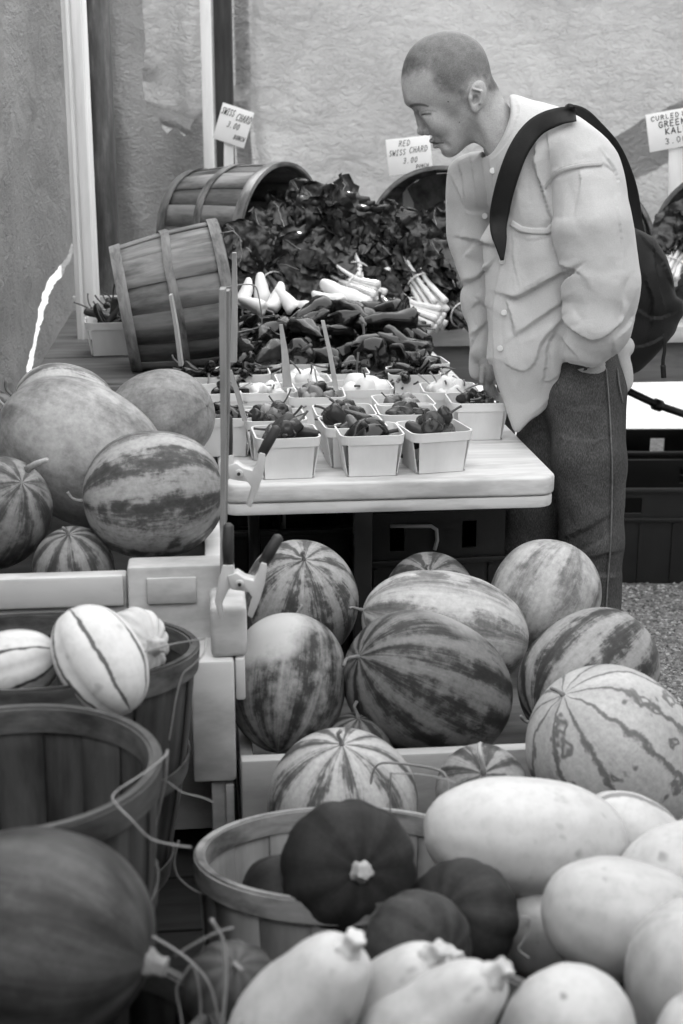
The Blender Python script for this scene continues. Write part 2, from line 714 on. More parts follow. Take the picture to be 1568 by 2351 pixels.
# round steel pole
A, B = at(202, 345, 4.75), at(265, 345, 4.75)
r = (B - A).length / 2
ctr = (A + B) / 2
pp = thing('pole', 'rusty dark steel pole standing behind the thick white post', 'pole', T((ctr.x, ctr.y, 0)))
obj('tube', MB().tube([(0, 0, 0.0), (0, 0, 0.775), (0, 0, 2.55)], r, 40).mesh('tube', True), M_RUST, pp)
obj('collar', MB().box((-0.075, -0.09, 0.735), (0.075, 0.06, 0.792)).mesh('collar', bevel=0.004), M_WPOST, pp)

post('post', 463, 487, 210, 5.3, 0, 2.58, M_WPOST, 'slim white wooden post beside the swiss chard price sign', 'post', 0.035)
post('post', 492, 533, 150, 5.75, 0.78, 2.58, M_DPOST, 'dark wooden post behind the slim white post', 'post', 0.05)
# struts outside the tarp: their shadows fall on it
o = obj('strut', MB().tube([Vector((1.78, TY + 0.35, 1.48)), Vector((3.8, TY + 0.5, 2.74))], 0.10, 8).mesh('strut'), M_DPOST)
tag(o, 'sloping timber strut outside the tarp that shades it in a diagonal band', 'strut')

xq = at(575, 200, TY + .12).x  # unseen post added for the dark streak it casts on the tarp
o = obj('post', MB().box((xq - .03, TY + .16, 1.36), (xq + .03, TY + .22, 2.5)).mesh('post'), M_DPOST)
tag(o, 'unseen timber post added outside the tarp to darken it beside the price sign', 'post')
# ================================================================== tables, bins, crates
M_TABLE = wood('worn_white_board', 0.64, 0.55, (2.2, 34, 34), 0.2, 0.03, 0.38, 0.2)
M_PLANK = wood('pale_plank', 0.50, 0.7, (2.0, 30, 30), 0.2, 0.12, 0.3)
M_PLANK_D = wood('weathered_plank', 0.16, 0.8, (2.0, 26, 26), 0.35, 0.15, 0.4)
M_BIN = wood('white_bin_board', 0.60, 0.6, (3, 12, 12), 0.1, 0.06, 0.4, 0.12)
M_SHADE_WOOD = wood('shade_dark_wood', .03, .85, (2, 26, 26), .4, .2, .4)  # wood blackened to carry the shade of gaps around baskets and melons
M_BLACK = plain('black_plastic', 0.012, 0.45, 0.3, 12, 0.1, 90, 0.4)
M_DKMET = plain('dark_metal', 0.02, 0.4, 0.3, 20)
TZ = 0.74
yF = on_z(900, 1104, TZ).y
xR = on_z(1286, 1098, TZ).x
xL = on_z(505, 1120, TZ).x
yB = 4.02


def rounded(x0, x1, y0, y1, r, n=6):
    P = []
    for cx, cy, a0 in ((x1 - r, y0 + r, -90), (x1 - r, y1 - r, 0), (x0 + r, y1 - r, 90), (x0 + r, y0 + r, 180)):
        for k in range(n + 1):
            a = R(a0 + 90 * k / n)
            P.append((cx + r * math.cos(a), cy + r * math.sin(a)))
    return P


tb = thing('table', 'white folding table covered with pint boxes of peppers', 'table', T(((xL + xR) / 2, (yF + yB) / 2, 0)))
wpart('table_top', MB().prism(rounded(xL, xR, yF, yB, 0.035), lambda x, y, t: Vector((x, y, t)), TZ - 0.036, TZ), M_TABLE, tb, bevel=0.006, seg=3)
wpart('apron', MB().prism(rounded(xL + .003, xR - .003, yF + .003, yB - .003, 0.034), lambda x, y, t: Vector((x, y, t)), TZ - 0.060, TZ - 0.037), M_TABLE, tb, bevel=0.004)
for (ux, yy) in ((865, yF + 0.16), (865, yB - .2)):
    p = on_z(ux, 1195, TZ - .06)
    wpart('leg', MB().box((p.x - .018, yy, 0.0), (p.x + .018, yy + .03, TZ - .061)), M_DKMET, tb, bevel=.004)
for xx in (xR - .07, xL + .07):
    for yy in (yF + .3, yB - .3):
        wpart('leg', MB().tube([(xx, yy, 0), (xx, yy, TZ - .061)], .012, 10), M_DKMET, tb, smooth=True)

# back tables
BZ = 0.78
yK = on_z(1050, 757, BZ).y
xk0, xk1 = at(566, 757, 4.3).x, 3.2
bt = thing('table', 'plank table holding the bushel baskets of chard before the tarp', 'table', T(((xk0 + xk1) / 2, yK + .4, 0)))
for k in range(4):
    y0 = yK + k * 0.185
    wpart('plank', MB().box((xk0, y0, BZ - .048), (xk1, y0 + .18, BZ - 0.001 * (k % 2))), M_PLANK, bt, bevel=.003)
wpart('apron', MB().box((xk0 + .02, yK + .03, BZ - .17), (xk1, yK + .065, BZ - .05)), M_PLANK_D, bt, bevel=.003)
for xx in (xk0 + .1, 1.0, 2.9):
    for yy in (yK + .08, yK + .62):
        wpart('leg', MB().box((xx, yy, 0), (xx + .06, yy + .06, BZ - .05)), M_PLANK_D, bt, bevel=.003)
# folding brace of the back table, black steel tube
P0, P1, P2 = at(1425, 890, 4.55), at(1510, 930, 4.62), at(1640, 975, 4.7)
wpart('brace', MB().tube([P0, P1, P2], .013, 12), M_DKMET, bt, smooth=True)
wpart('leg', MB().tube([(P2.x, P2.y, 0), (P2.x, P2.y, BZ - .052)], .014, 12), M_DKMET, bt, smooth=True)
wpart('brace_clip', MB().tube([P1 - (P2 - P1) * .06, P1 + (P2 - P1) * .05], .02, 12), M_DKMET, bt, smooth=True)

sx0, sx1 = at(95, 800, 3.6).x, at(556, 800, 3.6).x
st = thing('table', 'low dark plank table carrying the tipped bushel basket beside the white post', 'table', T(((sx0 + sx1) / 2, 3.9, 0)))
for k in range(7):
    y0 = 3.33 + k * 0.183
    wpart('plank', MB().box((sx0, y0, BZ - .05), (sx1, y0 + .178, BZ - .006 - .001 * (k % 2))), M_PLANK_D, st, bevel=.003)
wpart('apron', MB().box((sx0, 3.31, BZ - .14), (sx1, 3.328, BZ - .012)), M_PLANK_D, st, bevel=.002)
wpart('back_board', MB().box((sx0, 4.62, BZ - .05), (sx1, 4.645, BZ + .035)), M_PLANK, st, bevel=.003)
for xx in (sx0 + .02, sx1 - .08):
    for yy in (3.36, 4.5):
        wpart('leg', MB().box((xx, yy, 0), (xx + .05, yy + .05, BZ - .051)), M_PLANK_D, st, bevel=.003)

# display bench under the foreground produce
bn = thing('display_bench', 'low plank bench under the melon bins and squash baskets', 'bench', T((0.1, 1.5, 0)))
for k in range(12):
    y0 = 0.62 + k * 0.145
    wpart('plank', MB().box((-1.15, y0, .25), (0.62, y0 + .14, .28)), M_SHADE_WOOD, bn, bevel=.003)
for xx in (-1.1, .5):
    for yy in (.7, 1.5, 2.2):
        wpart('leg', MB().box((xx, yy, 0), (xx + .08, yy + .08, .249)), M_SHADE_WOOD, bn, bevel=.003)
BENCH = 0.28


# ---- black crates
def crate(name, label, M, w, d, h, lip=True, slots=2):
    t = thing(name, label, 'crate', M)
    th = .008
    for (x0, x1, y0, y1) in ((-w / 2, w / 2, -d / 2, -d / 2 + th), (-w / 2, w / 2, d / 2 - th, d / 2), (-w / 2, -w / 2 + th, -d / 2 + th, d / 2 - th), (w / 2 - th, w / 2, -d / 2 + th, d / 2 - th)):
        mb = MB()
        long_x = (x1 - x0) > (y1 - y0)
        L = (x1 - x0) if long_x else (y1 - y0)
        zs0, zs1 = h * .74, h * .90
        segs = [(0, 1, 0, zs0), (0, 1, zs1, h)]
        e = [0]
        for k in range(slots):
            cc = (k + .5) / slots
            e += [cc - .05, cc + .05]
        e += [1]
        for k in range(0, len(e), 2):
            segs.append((e[k], e[k + 1], zs0, zs1))
        for (a, b_, z0, z1) in segs:
            if long_x:
                mb.box((x0 + a * L, y0, z0), (x0 + b_ * L, y1, z1))
            else:
                mb.box((x0, y0 + a * L, z0), (x1, y0 + b_ * L, z1))
        obj('side_wall', mb.mesh('side_wall'), M_BLACK, t)
    obj('base', MB().box((-w / 2 + th, -d / 2 + th, .002), (w / 2 - th, d / 2 - th, .012)).mesh('base'), M_BLACK, t)
    for z0 in ((h * .66, h - .012) if lip else (h - .012,)):
        mb = MB()
        e = .012
        mb.box((-w / 2 - e, -d / 2 - e, z0), (w / 2 + e, -d / 2 - .001, z0 + .012))
        mb.box((-w / 2 - e, d / 2 + .001, z0), (w / 2 + e, d / 2 + e, z0 + .012))
        mb.box((-w / 2 - e, -d / 2 - .001, z0), (-w / 2 - .001, d / 2 + .001, z0 + .012))
        mb.box((w / 2 + .001, -d / 2 - .001, z0), (w / 2 + e, d / 2 + .001, z0 + .012))
        obj('lip', mb.mesh('lip', bevel=.002), M_BLACK, t)
    rm_ = MB().box((-.004, -.006, .01), (.004, -.0005, h * .64)).mesh('rib')
    for k in range(5):
        obj('rib', rm_, M_BLACK, t, T((-w / 2 + w * (k + .5) / 5, -d / 2, 0)))
    return t


p = on_z(1525, 1345, 0)
crate('crate', 'black plastic crate with hand slots on the gravel under the plank table', T((p.x + .04, p.y + .20, 0)) @ RZ(R(-5)), .50, .36, .30)
p = on_z(1525, 1345, 0)
crate('crate', 'black plastic crate with a high rounded back standing behind the slotted crate', T((p.x + .07, p.y + .62, 0)) @ RZ(R(-5)), .50, .34, .31, False)
for (uu, hh, zz, ww, lb) in ((640, 2.95, .30, .26, 'black crate under the pepper table beside its middle leg'), (960, 2.92, .36, .30, 'dark crate with pale rim under the pepper table'), (790, 3.1, .34, .3, 'black crate deep in the shade under the pepper table')):
    q = at(uu, 1230, hh)
    t = crate('crate', lb, T((q.x, q.y, 0.26)) @ RZ(R(3)), ww, .3, zz)
    obj('support_block', MB().box((-ww / 2, -.14, -.26), (ww / 2, .14, -.001)).mesh('support_block'), M_BLACK, t)
# dark cloth added behind the crates to deepen the shade under the pepper table
o = obj('shade_cloth', sheet('shade_cloth', lambda s, t: np.stack([xL + s * (xR - xL), 3.45 + .02 * np.sin(s * 40), .02 + t * .65], 1), 60, 4), plain('black_cloth', .015, .9))
tag(o, 'black cloth added under the pepper table to deepen the shade behind the crates', 'cloth')
# the pale u-shaped edge of an open carton
q = lambda u, v: at(u, v, 2.76)
o = obj('wire_bracket', MB().tube([q(895, 1208), q(990, 1208), q(1002, 1216), q(1004, 1240), q(998, 1262)], .004, 8).mesh('wire_bracket', True), plain('grey_plastic', .5, .4))
tag(o, 'pale bent plastic edge strip under the pepper table', 'bracket')


# ---- melon bins
xc = at(505, 1300, 1.98).x
bz = at(400, 1300, 1.98).z
yb = at(400, 1300, 1.98).y
bi = thing('melon_bin', 'tall white wooden bin heaped with big melons', 'bin', T((xc - .5, yb + .35, 0)))
xa = at(-140, 1310, 1.98).x
xs = at(290, 1310, 1.98).x
wpart('front_panel', MB().box((xa, yb, bz - .42), (xs, yb + .03, bz - .012)), M_BIN, bi, bevel=.004)
wpart('top_rail', MB().box((xa, yb - .012, bz - .055), (xs - .004, yb - .001, bz - .008)), M_BIN, bi, bevel=.004)
wpart('corner_panel', MB().box((xs + .002, yb - .018, bz - .42), (xc + .006, yb + .034, bz + .006)), M_BIN, bi, bevel=.006)
wpart('rail', MB().box((xs + .03, yb - .024, bz - .05), (xc - .035, yb - .0185, bz - .01)), M_BIN, bi, bevel=.002)
# corner bracket and post
c0, c1 = at(482, 1400, 1.9), at(566, 1400, 1.9)
zt, zm, zb_ = at(520, 1385, 1.9).z, at(520, 1500, 1.9).z, at(500, 1790, 1.88).z
wpart('corner_cap', MB().box((c0.x, c0.y - .02, zm), (c1.x, yb + .06, zt)), M_BIN, bi, bevel=.008, seg=3)
c2, c3 = at(440, 1640, 1.88), at(540, 1640, 1.88)
wpart('corner_post', MB().box((c2.x, c2.y - .012, zb_), (c3.x, yb + .05, zm - .001)), M_BIN, bi, bevel=.005)
wpart('cap_tab', MB().box((c3.x + .0015, c2.y - .005, at(545, 1610, 1.88).z), (c1.x - .004, yb + .05, zm - .001)), M_BIN, bi, bevel=.004)
wpart('foot_block', MB().box((c2.x + .025, c2.y + .0, BENCH + .001), (c3.x - .004, yb + .04, zb_ - .002)), M_BIN, bi, bevel=.004)
wpart('foot_strip', MB().box((c2.x + .046, c2.y - .01, BENCH + .001), (c2.x + .058, c2.y - .0005, zb_ - .006)), M_BIN, bi, bevel=.002)
wpart('side_panel', MB().box((xc - .022, yb + .035, bz - .42), (xc + .004, yb + .72, bz - .015)), M_BIN, bi, bevel=.004)
wpart('back_panel', MB().box((xa, yb + .722, bz - .42), (xc + .004, yb + .75, bz - .05)), M_PLANK_D, bi, bevel=.004)
wpart('floor_board', MB().box((xa, yb + .031, bz - .42), (xc - .023, yb + .721, bz - .17)), M_SHADE_WOOD, bi, bevel=.003)  # blackened so the gaps between melons read as shaded
wpart('leg', MB().box((xa + .01, yb + .04, BENCH), (xa + .07, yb + .1, bz - .421)), M_BIN, bi)
wpart('leg', MB().box((xc - .09, yb + .6, BENCH), (xc - .03, yb + .7, bz - .421)), M_BIN, bi)

# low bin in front of the table
lz = at(700, 1742, 1.84).z
ly = at(700, 1742, 1.84).y
lx0, lx1 = c3.x + .006, at(1440, 1700, 1.9).x
lb = thing('melon_bin', 'low wooden bin of striped watermelons below the pepper table', 'bin', T(((lx0 + lx1) / 2, ly + .28, BENCH)))
wpart('front_board', MB().box((lx0, ly, BENCH + .002), (lx1, ly + .022, lz)), wood('bin_board', .42, .7, (2, 20, 20), .15, .08, .3), lb, bevel=.003)
wpart('side_board', MB().box((lx0, ly + .023, BENCH + .002), (lx0 + .02, ly + .55, lz - .03)), M_PLANK, lb, bevel=.003)
wpart('side_board', MB().box((lx1 - .02, ly + .023, BENCH + .002), (lx1, ly + .55, lz - .13)), M_PLANK, lb, bevel=.003)
wpart('back_board', MB().box((lx0, ly + .551, BENCH + .002), (lx1, ly + .57, lz - .08)), M_PLANK, lb, bevel=.003)
wpart('floor_board', MB().box((lx0 + .021, ly + .0235, BENCH + .002), (lx1 - .021, ly + .55, BENCH + .14)), M_PLANK_D, lb, bevel=.003)

# ================================================================== pint boxes and peppers
M_VENEER = wood('box_veneer', 0.66, 0.65, (14, 14, 2.2), 0.09, 0.07, 0.1, 0.08)
M_RIM = wood('box_rim', 0.72, 0.65, (3, 3, 20), 0.08, 0.06, 0.1, 0.08)


def box_meshes():
    h, wb, wt = .076, .094, .118
    y0, y1 = -wb / 2, -wt / 2
    hw = .043
    mb = MB()
    V = []
    for (z, y, k) in ((0, y0, hw), (h, y1, hw * 1.10)):
        for x in (-k, k):
            V += [(x, y, z), (x, y + .0018, z)]
    mb.add(V, [(0, 2, 6, 4), (1, 5, 7, 3), (0, 4, 5, 1), (2, 3, 7, 6), (4, 6, 7, 5), (0, 1, 3, 2)])
    side = mb.mesh('side_panel')
    base = MB().box((-wb / 2, -wb / 2, .0005), (wb / 2, wb / 2, .003)).mesh('base')
    # rim band
    P0 = rounded(-wt / 2, wt / 2, -wt / 2, wt / 2, .018, 4)
    P1 = rounded(-wt / 2 + .003, wt / 2 - .003, -wt / 2 + .003, wt / 2 - .003, .016, 4)
    n = len(P0)
    o_ = lambda P, e: [((x * (1 + e)), (y * (1 + e))) for x, y in P]
    V = [(x, y, h - .015) for x, y in o_(P0, -.012)] + [(x, y, h + .002) for x, y in o_(P0, .018)] + [(x, y, h + .002) for x, y in o_(P1, .018)] + [(x, y, h - .015) for x, y in o_(P1, -.012)]
    Fc = []
    for k in range(4):
        for i in range(n):
            j = (i + 1) % n
            a, b_ = k * n, ((k + 1) % 4) * n
            Fc.append((a + i, a + j, b_ + j, b_ + i))
    rim = MB().add(V, Fc).mesh('rim', True)
    rim.set_sharp_from_angle(angle=R(40))
    return side, base, rim


BOXM = box_meshes()
M_INSIDE = wood('box_inside', .35, .8, (10, 10, 10), .1, .1)


def berry_box(M, label, group=None, s=1.0):
    t = thing('berry_box', label, 'box', M @ Matrix.Scale(s, 4), group)
    for k in range(4):
        obj('side_panel', BOXM[0], M_VENEER, t, RZ(k * math.pi / 2))
    obj('base', BOXM[1], M_INSIDE, t)
    obj('rim', BOXM[2], M_RIM, t)
    return t


def body_grid(prof, nu=18, nv=14, lobes=0, lamp=0.0, namp=0.0, nsc=20, bend=0.0, seed=0, lob_pow=1.0):
    """surface of revolution along z with lobes, noise and a bend; prof = list of (z, r)"""
    P = smooth_path(prof, max(2, nv // (len(prof) - 1)))
    z, r = P[:, 0], np.maximum(P[:, 1], 0)
    n = len(z)
    a = np.linspace(0, 2 * math.pi, nu, endpoint=False)
    Zg, Ag = np.meshgrid(z, a, indexing='ij')
    Rg = np.repeat(r[:, None], nu, 1)
    if lobes:
        k = np.abs(np.sin(Ag * lobes / 2 + seed)) ** lob_pow
        Rg = Rg * (1 - lamp + lamp * k)
    X, Y = Rg * np.cos(Ag), Rg * np.sin(Ag)
    V = np.stack([X.ravel(), Y.ravel(), Zg.ravel()], 1)
    if namp:
        nz = fbm(V * nsc + seed * 3.7, 3)
        rr = np.hypot(V[:, 0], V[:, 1])
        s = np.where(rr > 1e-6, 1 + namp * nz / np.maximum(rr, np.max(r) * .3), 1)
        V[:, 0] *= s
        V[:, 1] *= s
    if bend:
        L = z[-1] - z[0]
        t = (V[:, 2] - z[0]) / L
        V[:, 0] += bend * (t - .35) ** 2
    Fc = []
    for i in range(n - 1):
        for k in range(nu):
            k2 = (k + 1) % nu
            Fc.append((i * nu + k, i * nu + k2, (i + 1) * nu + k2, (i + 1) * nu + k))
    Fc.append(tuple(range(nu - 1, -1, -1)))
    Fc.append(tuple(range((n - 1) * nu, n * nu)))
    return V, Fc


def pepper_stem(z0, L, r, bend):
    pts = [(0, 0, z0 - .003), (bend * .1, 0, z0 + L * .3), (bend * .5, 0, z0 + L * .7), (bend, 0, z0 + L)]
    mb = MB().tube(smooth_path(pts, 3), [r * 1.9] + [r] * 8 + [r * 1.2], 7)
    return mb.mesh('stem', True)


PEP = {}


def def_pepper(kind, prof, stem, nvar=3, **kw):
    PEP[kind] = []
    for s in range(nvar):
        rs = random.Random(len(kind) * 13 + s)
        kk = dict(kw)
        kk['bend'] = kw.get('bend', 0) * rs.uniform(.3, 1.2)
        V, Fc = body_grid([(z, r * rs.uniform(.92, 1.08)) for z, r in prof], seed=s + 1, **kk)
        PEP[kind].append((mesh_np('pepper', V, Fc), pepper_stem(stem[0], stem[1], stem[2], stem[3] * rs.uniform(-1, 1))))


# z runs tip -> stem
def_pepper('poblano', [(-.075, .0005), (-.068, .008), (-.045, .019), (-.01, .028), (.025, .034), (.045, .033), (.053, .022), (.048, .006)], (.05, .035, .0035, .02), 5, nu=26, nv=28, lobes=3, lamp=.30, namp=.007, nsc=28, bend=.03, lob_pow=.7)
def_pepper('jalapeno', [(-.038, .0005), (-.034, .007), (-.02, .012), (.005, .0145), (.025, .014), (.032, .009), (.031, .002)], (.031, .022, .002, .01), 3, nu=14, nv=14, namp=.001, nsc=60, bend=.01)
def_pepper('cayenne', [(-.06, .0003), (-.05, .003), (-.02, .007), (.02, .009), (.04, .0085), (.046, .005), (.046, .001)], (.045, .03, .0018, .02), 4, nu=10, nv=14, namp=.002, nsc=50, bend=.04)
def_pepper('habanero', [(-.022, .0005), (-.017, .008), (-.004, .014), (.008, .016), (.014, .012), (.014, .003)], (.013, .028, .0016, .012), 4, nu=18, nv=14, lobes=4, lamp=.2, namp=.003, nsc=70)
def_pepper('cherry', [(-.017, .0005), (-.015, .009), (-.005, .0165), (.005, .0165), (.013, .011), (.014, .002)], (.013, .03, .0016, .014), 3, nu=18, nv=12, lobes=3, lamp=.08)
def_pepper('wax', [(-.085, .001), (-.082, .010), (-.070, .017), (-.03, .025), (.01, .032), (.04, .036), (.058, .033), (.066, .018), (.062, .004)], (.063, .03, .004, .015), 4, nu=20, nv=21, lobes=3, lamp=.12, namp=.003, nsc=25, bend=.05)
def_pepper('long', [(-.08, .0005), (-.076, .007), (-.04, .014), (.0, .018), (.04, .02), (.055, .018), (.062, .01), (.06, .002)], (.06, .03, .003, .012), 3, nu=16, nv=16, namp=.002, nsc=30, bend=.04)
def_pepper('plump', [(-.03, .0005), (-.027, .011), (-.008, .021), (.012, .022), (.024, .016), (.025, .003)], (.024, .02, .003, .008), 3, nu=18, nv=14, namp=.001, nsc=40)

M_PDARK = plain('pepper_dark', .007, .16, .5, 20, .10, 60, .42, .4)
M_PMID = plain('pepper_mid', .04, .2, .5, 25, .05, 60, .3, .45)
M_PRED = plain('pepper_grey', .16, .25, .4, 25, .05, 60, .5, .4)
M_PPALE = plain('pepper_pale', .72, .3, .08, 25, .0, 60, .5, .06)
M_STEM = plain('pepper_stem', .10, .6, .4, 40, 0, 60, .3, .5)
M_STEMP = plain('pepper_stem_pale', .3, .6, .4, 40, 0, 60, .3, .4)


def pepper(kind, M, mat, label, group, rnd, stemmat=None):
    bm_, sm_ = rnd.choice(PEP[kind])
    key = (bm_.name, mat.name)
    me = PCACHE.get(key)
    if me is None:
        me = bm_.copy()
        me.materials.clear()
        me.materials.append(mat)
        PCACHE[key] = me
    o = obj('pepper', me, None, None, M)
    tag(o, label, 'pepper', group)
    obj('stem', sm_, stemmat or M_STEM, o)
    return o


PCACHE = {}


def rand_rot(rnd, flat=.5):
    """long axis mostly level"""
    a = rnd.uniform(0, 6.283)
    e = rnd.gauss(0, flat)
    d = Vector((math.cos(a) * math.cos(e), math.sin(a) * math.cos(e), math.sin(e)))
    return axes(d, Vector((rnd.uniform(-1, 1), rnd.uniform(-1, 1), rnd.uniform(-1, 1))))


def fill(M, kind, n, mat, label, group, seed, z=.066, spread=.034, flat=.35, s=1.0, dz=.016, mats=None, upright=0.0, stemmat=None):
    rnd = random.Random(seed)
    for k in range(n):
        a = k * 2.399 + rnd.uniform(-.3, .3)
        rr = spread * math.sqrt((k + .5) / n)
        zz = z + dz * (1 - (rr / spread) ** 2) * 1.2 + rnd.uniform(-.004, .006)
        Rm = rand_rot(rnd, flat)
        if rnd.random() < upright:
            Rm = axes(Vector((rnd.uniform(-.5, .5), rnd.uniform(-.5, .5), 1)), (1, 0, 0))
        mt = mat if not mats else rnd.choice(mats)
        pepper(kind, M @ T((rr * math.cos(a), rr * math.sin(a), zz)) @ Rm @ Matrix.Scale(s * rnd.uniform(.88, 1.12), 4), mt, label, group, rnd, stemmat)


def box_at(u, v, rot=0.0, by='base', dz=0.0):
    """front-bottom (by base) or front-rim (by rim) pixel -> matrix of the box"""
    if by == 'base':
        p = on_z(u, v, TZ + .001)
        return T((p.x, p.y + .047, TZ + .001)) @ RZ(R(rot))
    p = on_z(u, v, TZ + .078)
    return T((p.x, p.y + .059, TZ + .001)) @ RZ(R(rot))


BX = [
    # u, v, rot, by, contents
    (660, 1099, 3, 'base', 'wooden pint box of long smooth peppers at the table edge beside the spring clamp', [('long', 2, M_PMID, .75), ('jalapeno', 5, M_PMID, 1.0)], 'long smooth pepper in the pint box beside the spring clamp'),
    (853, 1093, 2, 'base', 'wooden pint box with two plump dark peppers at the table edge', [('plump', 3, M_PDARK, 1.35)], 'plump dark pepper in the pint box at the table edge'),
    (1003, 1085, 10, 'base', 'wooden pint box of wrinkled dark peppers at the table edge nearest the rounded corner', [('jalapeno', 7, M_PMID, 1.15)], 'wrinkled dark pepper in the pint box nearest the rounded corner'),
    (1102, 1010, -2, 'base', 'wooden pint box of tiny hot peppers right beside the leaning man', [('habanero', 11, M_PMID, .8)], 'tiny hot pepper in the pint box beside the leaning man'),
    (816, 984, 4, 'rim', 'wooden pint box with two long curved peppers behind the plump dark peppers', [('long', 3, M_PMID, .72), ('jalapeno', 3, M_PMID, 1.1)], 'long curved pepper in the box behind the plump dark peppers'),
    (633, 968, 2, 'rim', 'wooden pint box of mixed grey and dark small peppers behind the clamp box', [('jalapeno', 5, M_PMID, 1.0), ('cherry', 6, M_PRED, 1.0)], 'mixed small pepper in the box behind the clamp box'),
    (797, 956, 1, 'rim', 'wooden pint box of small dark pointed peppers in the middle of the table', [('habanero', 13, M_PMID, 1.0)], 'small dark pointed pepper in the middle of the table'),
    (943, 954, -1, 'rim', 'wooden pint box of tiny dark stemmed peppers before its twin box', [('habanero', 11, M_PMID, .85)], 'tiny dark stemmed pepper in the nearer of two twin boxes'),
    (935, 932, 2, 'rim', 'wooden pint box of tiny mid grey peppers behind its twin box', [('cherry', 10, M_PRED, .8)], 'tiny mid grey pepper in the farther of two twin boxes'),
    (515, 962, -4, 'rim', 'wooden pint box of round dark peppers half hidden by the upright stakes', [('habanero', 11, M_PDARK, 1.0)], 'round dark pepper in the box half hidden by the upright stakes'),
    (527, 905, 3, 'rim', 'wooden pint box of glossy small peppers behind the upright stakes', [('habanero', 10, M_PDARK, 1.0)], 'glossy small pepper in the box behind the upright stakes'),
    (616, 904, 2, 'rim', 'wooden pint box of pale peppers with dark curling stems', [('habanero', 9, M_PPALE, 1.0)], 'pale pepper with dark curling stem by the upright stakes'),
    (731, 914, -2, 'rim', 'wooden pint box of crinkled mid grey peppers before the leaning price stick', [('habanero', 11, M_PRED, 1.0)], 'crinkled mid grey pepper before the leaning price stick'),
    (842, 896, 1, 'rim', 'wooden pint box of round white peppers in the middle of the table', [('cherry', 8, M_PPALE, 1.35)], 'round white pepper in the middle of the table'),
    (1042, 902, -3, 'rim', 'wooden pint box of small white peppers with dark stems near the man', [('habanero', 14, M_PPALE, 1.05)], 'small white pepper with dark stem near the man'),
    (700, 880, 2, 'rim', 'wooden pint box of a few white round peppers before the big dark peppers', [('cherry', 6, M_PPALE, 1.2)], 'white round pepper before the big dark peppers'),
    (957, 862, -3, 'rim', 'wooden pint box of shrivelled black chillies before the big dark peppers', [('cayenne', 13, M_PDARK, 1.1), ('jalapeno', 4, M_PDARK, 1.1)], 'shrivelled black chilli nearest the far box row'),
    (975, 838, 4, 'rim', 'wooden pint box with large smooth dark peppers near the man', [('poblano', 4, M_PDARK, .85)], 'large smooth dark pepper in the box near the man'),
    (790, 860, 1, 'rim', 'wooden pint box of shiny dark chillies under the heap of big peppers', [('jalapeno', 8, M_PDARK, 1.1), ('cayenne', 5, M_PDARK, 1.0)], 'shiny dark chilli under the heap of big peppers'),
    (470, 868, -3, 'rim', 'wooden pint box of long black chillies beside the tipped basket', [('cayenne', 14, M_PDARK, 1.1)], 'long black chilli beside the tipped basket'),
    (560, 862, 2, 'rim', 'wooden pint box of thin glossy black chillies below the tipped basket', [('cayenne', 14, M_PDARK, 1.1), ('jalapeno', 4, M_PDARK, 1)], 'thin glossy black chilli below the tipped basket'),
]
for i, (u, v, rot, by, lab, cont, plab) in enumerate(BX):
    M = box_at(u, v, rot, by)
    berry_box(M, lab)
    for j, (kind, n, mt, s) in enumerate(cont):
        n, s = (round(n * .8), s * 1.1) if n > 7 else (n, s)
        flat = .25 if kind in ('cayenne', 'long', 'poblano') else .6
        fill(M, kind, n, mt, plab, 'peppers of the ' + lab, i * 7 + j, s=s, flat=flat,
             spread={'long': .012, 'poblano': .02, 'jalapeno': .026, 'plump': .024, 'cayenne': .024}.get(kind, .034), dz=.014, z=(.054 if kind == 'plump' else .062) + (.006 if j else 0), mats=[mt, mt, M_PMID] if mt is M_PRED else None,
             stemmat=M_STEMP if kind in ('habanero',) and i % 2 else None)

# the heap of big dark peppers over a block of boxes
rnd = random.Random(5)
HB = [on_z(560, 845, TZ + .08), on_z(905, 845, TZ + .08)]
nb = 0
for r_ in range(5):
    for c_ in range(4):
        x = HB[0].x + .03 + c_ * .122 + .01 * r_ * 0
        y = HB[0].y + .10 + r_ * .125
        if y > yB - .13 or x > xR - .07:
            continue
        Mx = T((x, y, TZ + .001)) @ RZ(R(rnd.uniform(-4, 4)))
        berry_box(Mx, 'wooden pint box buried under the heap of big dark peppers', 'boxes under the pepper heap')
        nb += 1
        if r_ < 4:
            for k in range(4):
                hz = .075 + .022 * (k // 2) + (.028 if 0 < c_ and r_ in (1, 2) else 0) + .012 * r_
                Rm = rand_rot(rnd, .35)
                where = ('beside the tipped basket', 'in front of the wax peppers', 'around the leaning brown slat', 'nearest the leaning man')[c_]
                row = ('at the front of the heap', 'in the middle of the heap', 'high in the heap', 'at the back of the heap')[r_]
                pepper('poblano', Mx @ T((rnd.uniform(-.045, .045), rnd.uniform(-.05, .05), hz)) @ Rm @ Matrix.Scale(rnd.uniform(.85, 1.2), 4), M_PDARK if rnd.random() < .8 else M_PMID,
                       'big glossy dark pepper %s, %s' % (row, where), 'big dark peppers %s %s' % (row, where), rnd, M_STEM)
            for k in range(1 if r_ == 0 else 0):
                pepper('jalapeno', Mx @ T((rnd.uniform(-.05, .05), rnd.uniform(-.05, .05), .088)) @ rand_rot(rnd, .4) @ Matrix.Scale(1.2, 4), M_PDARK, 'small dark pepper tucked between the big ones in the heap', 'small dark peppers in the heap', rnd)

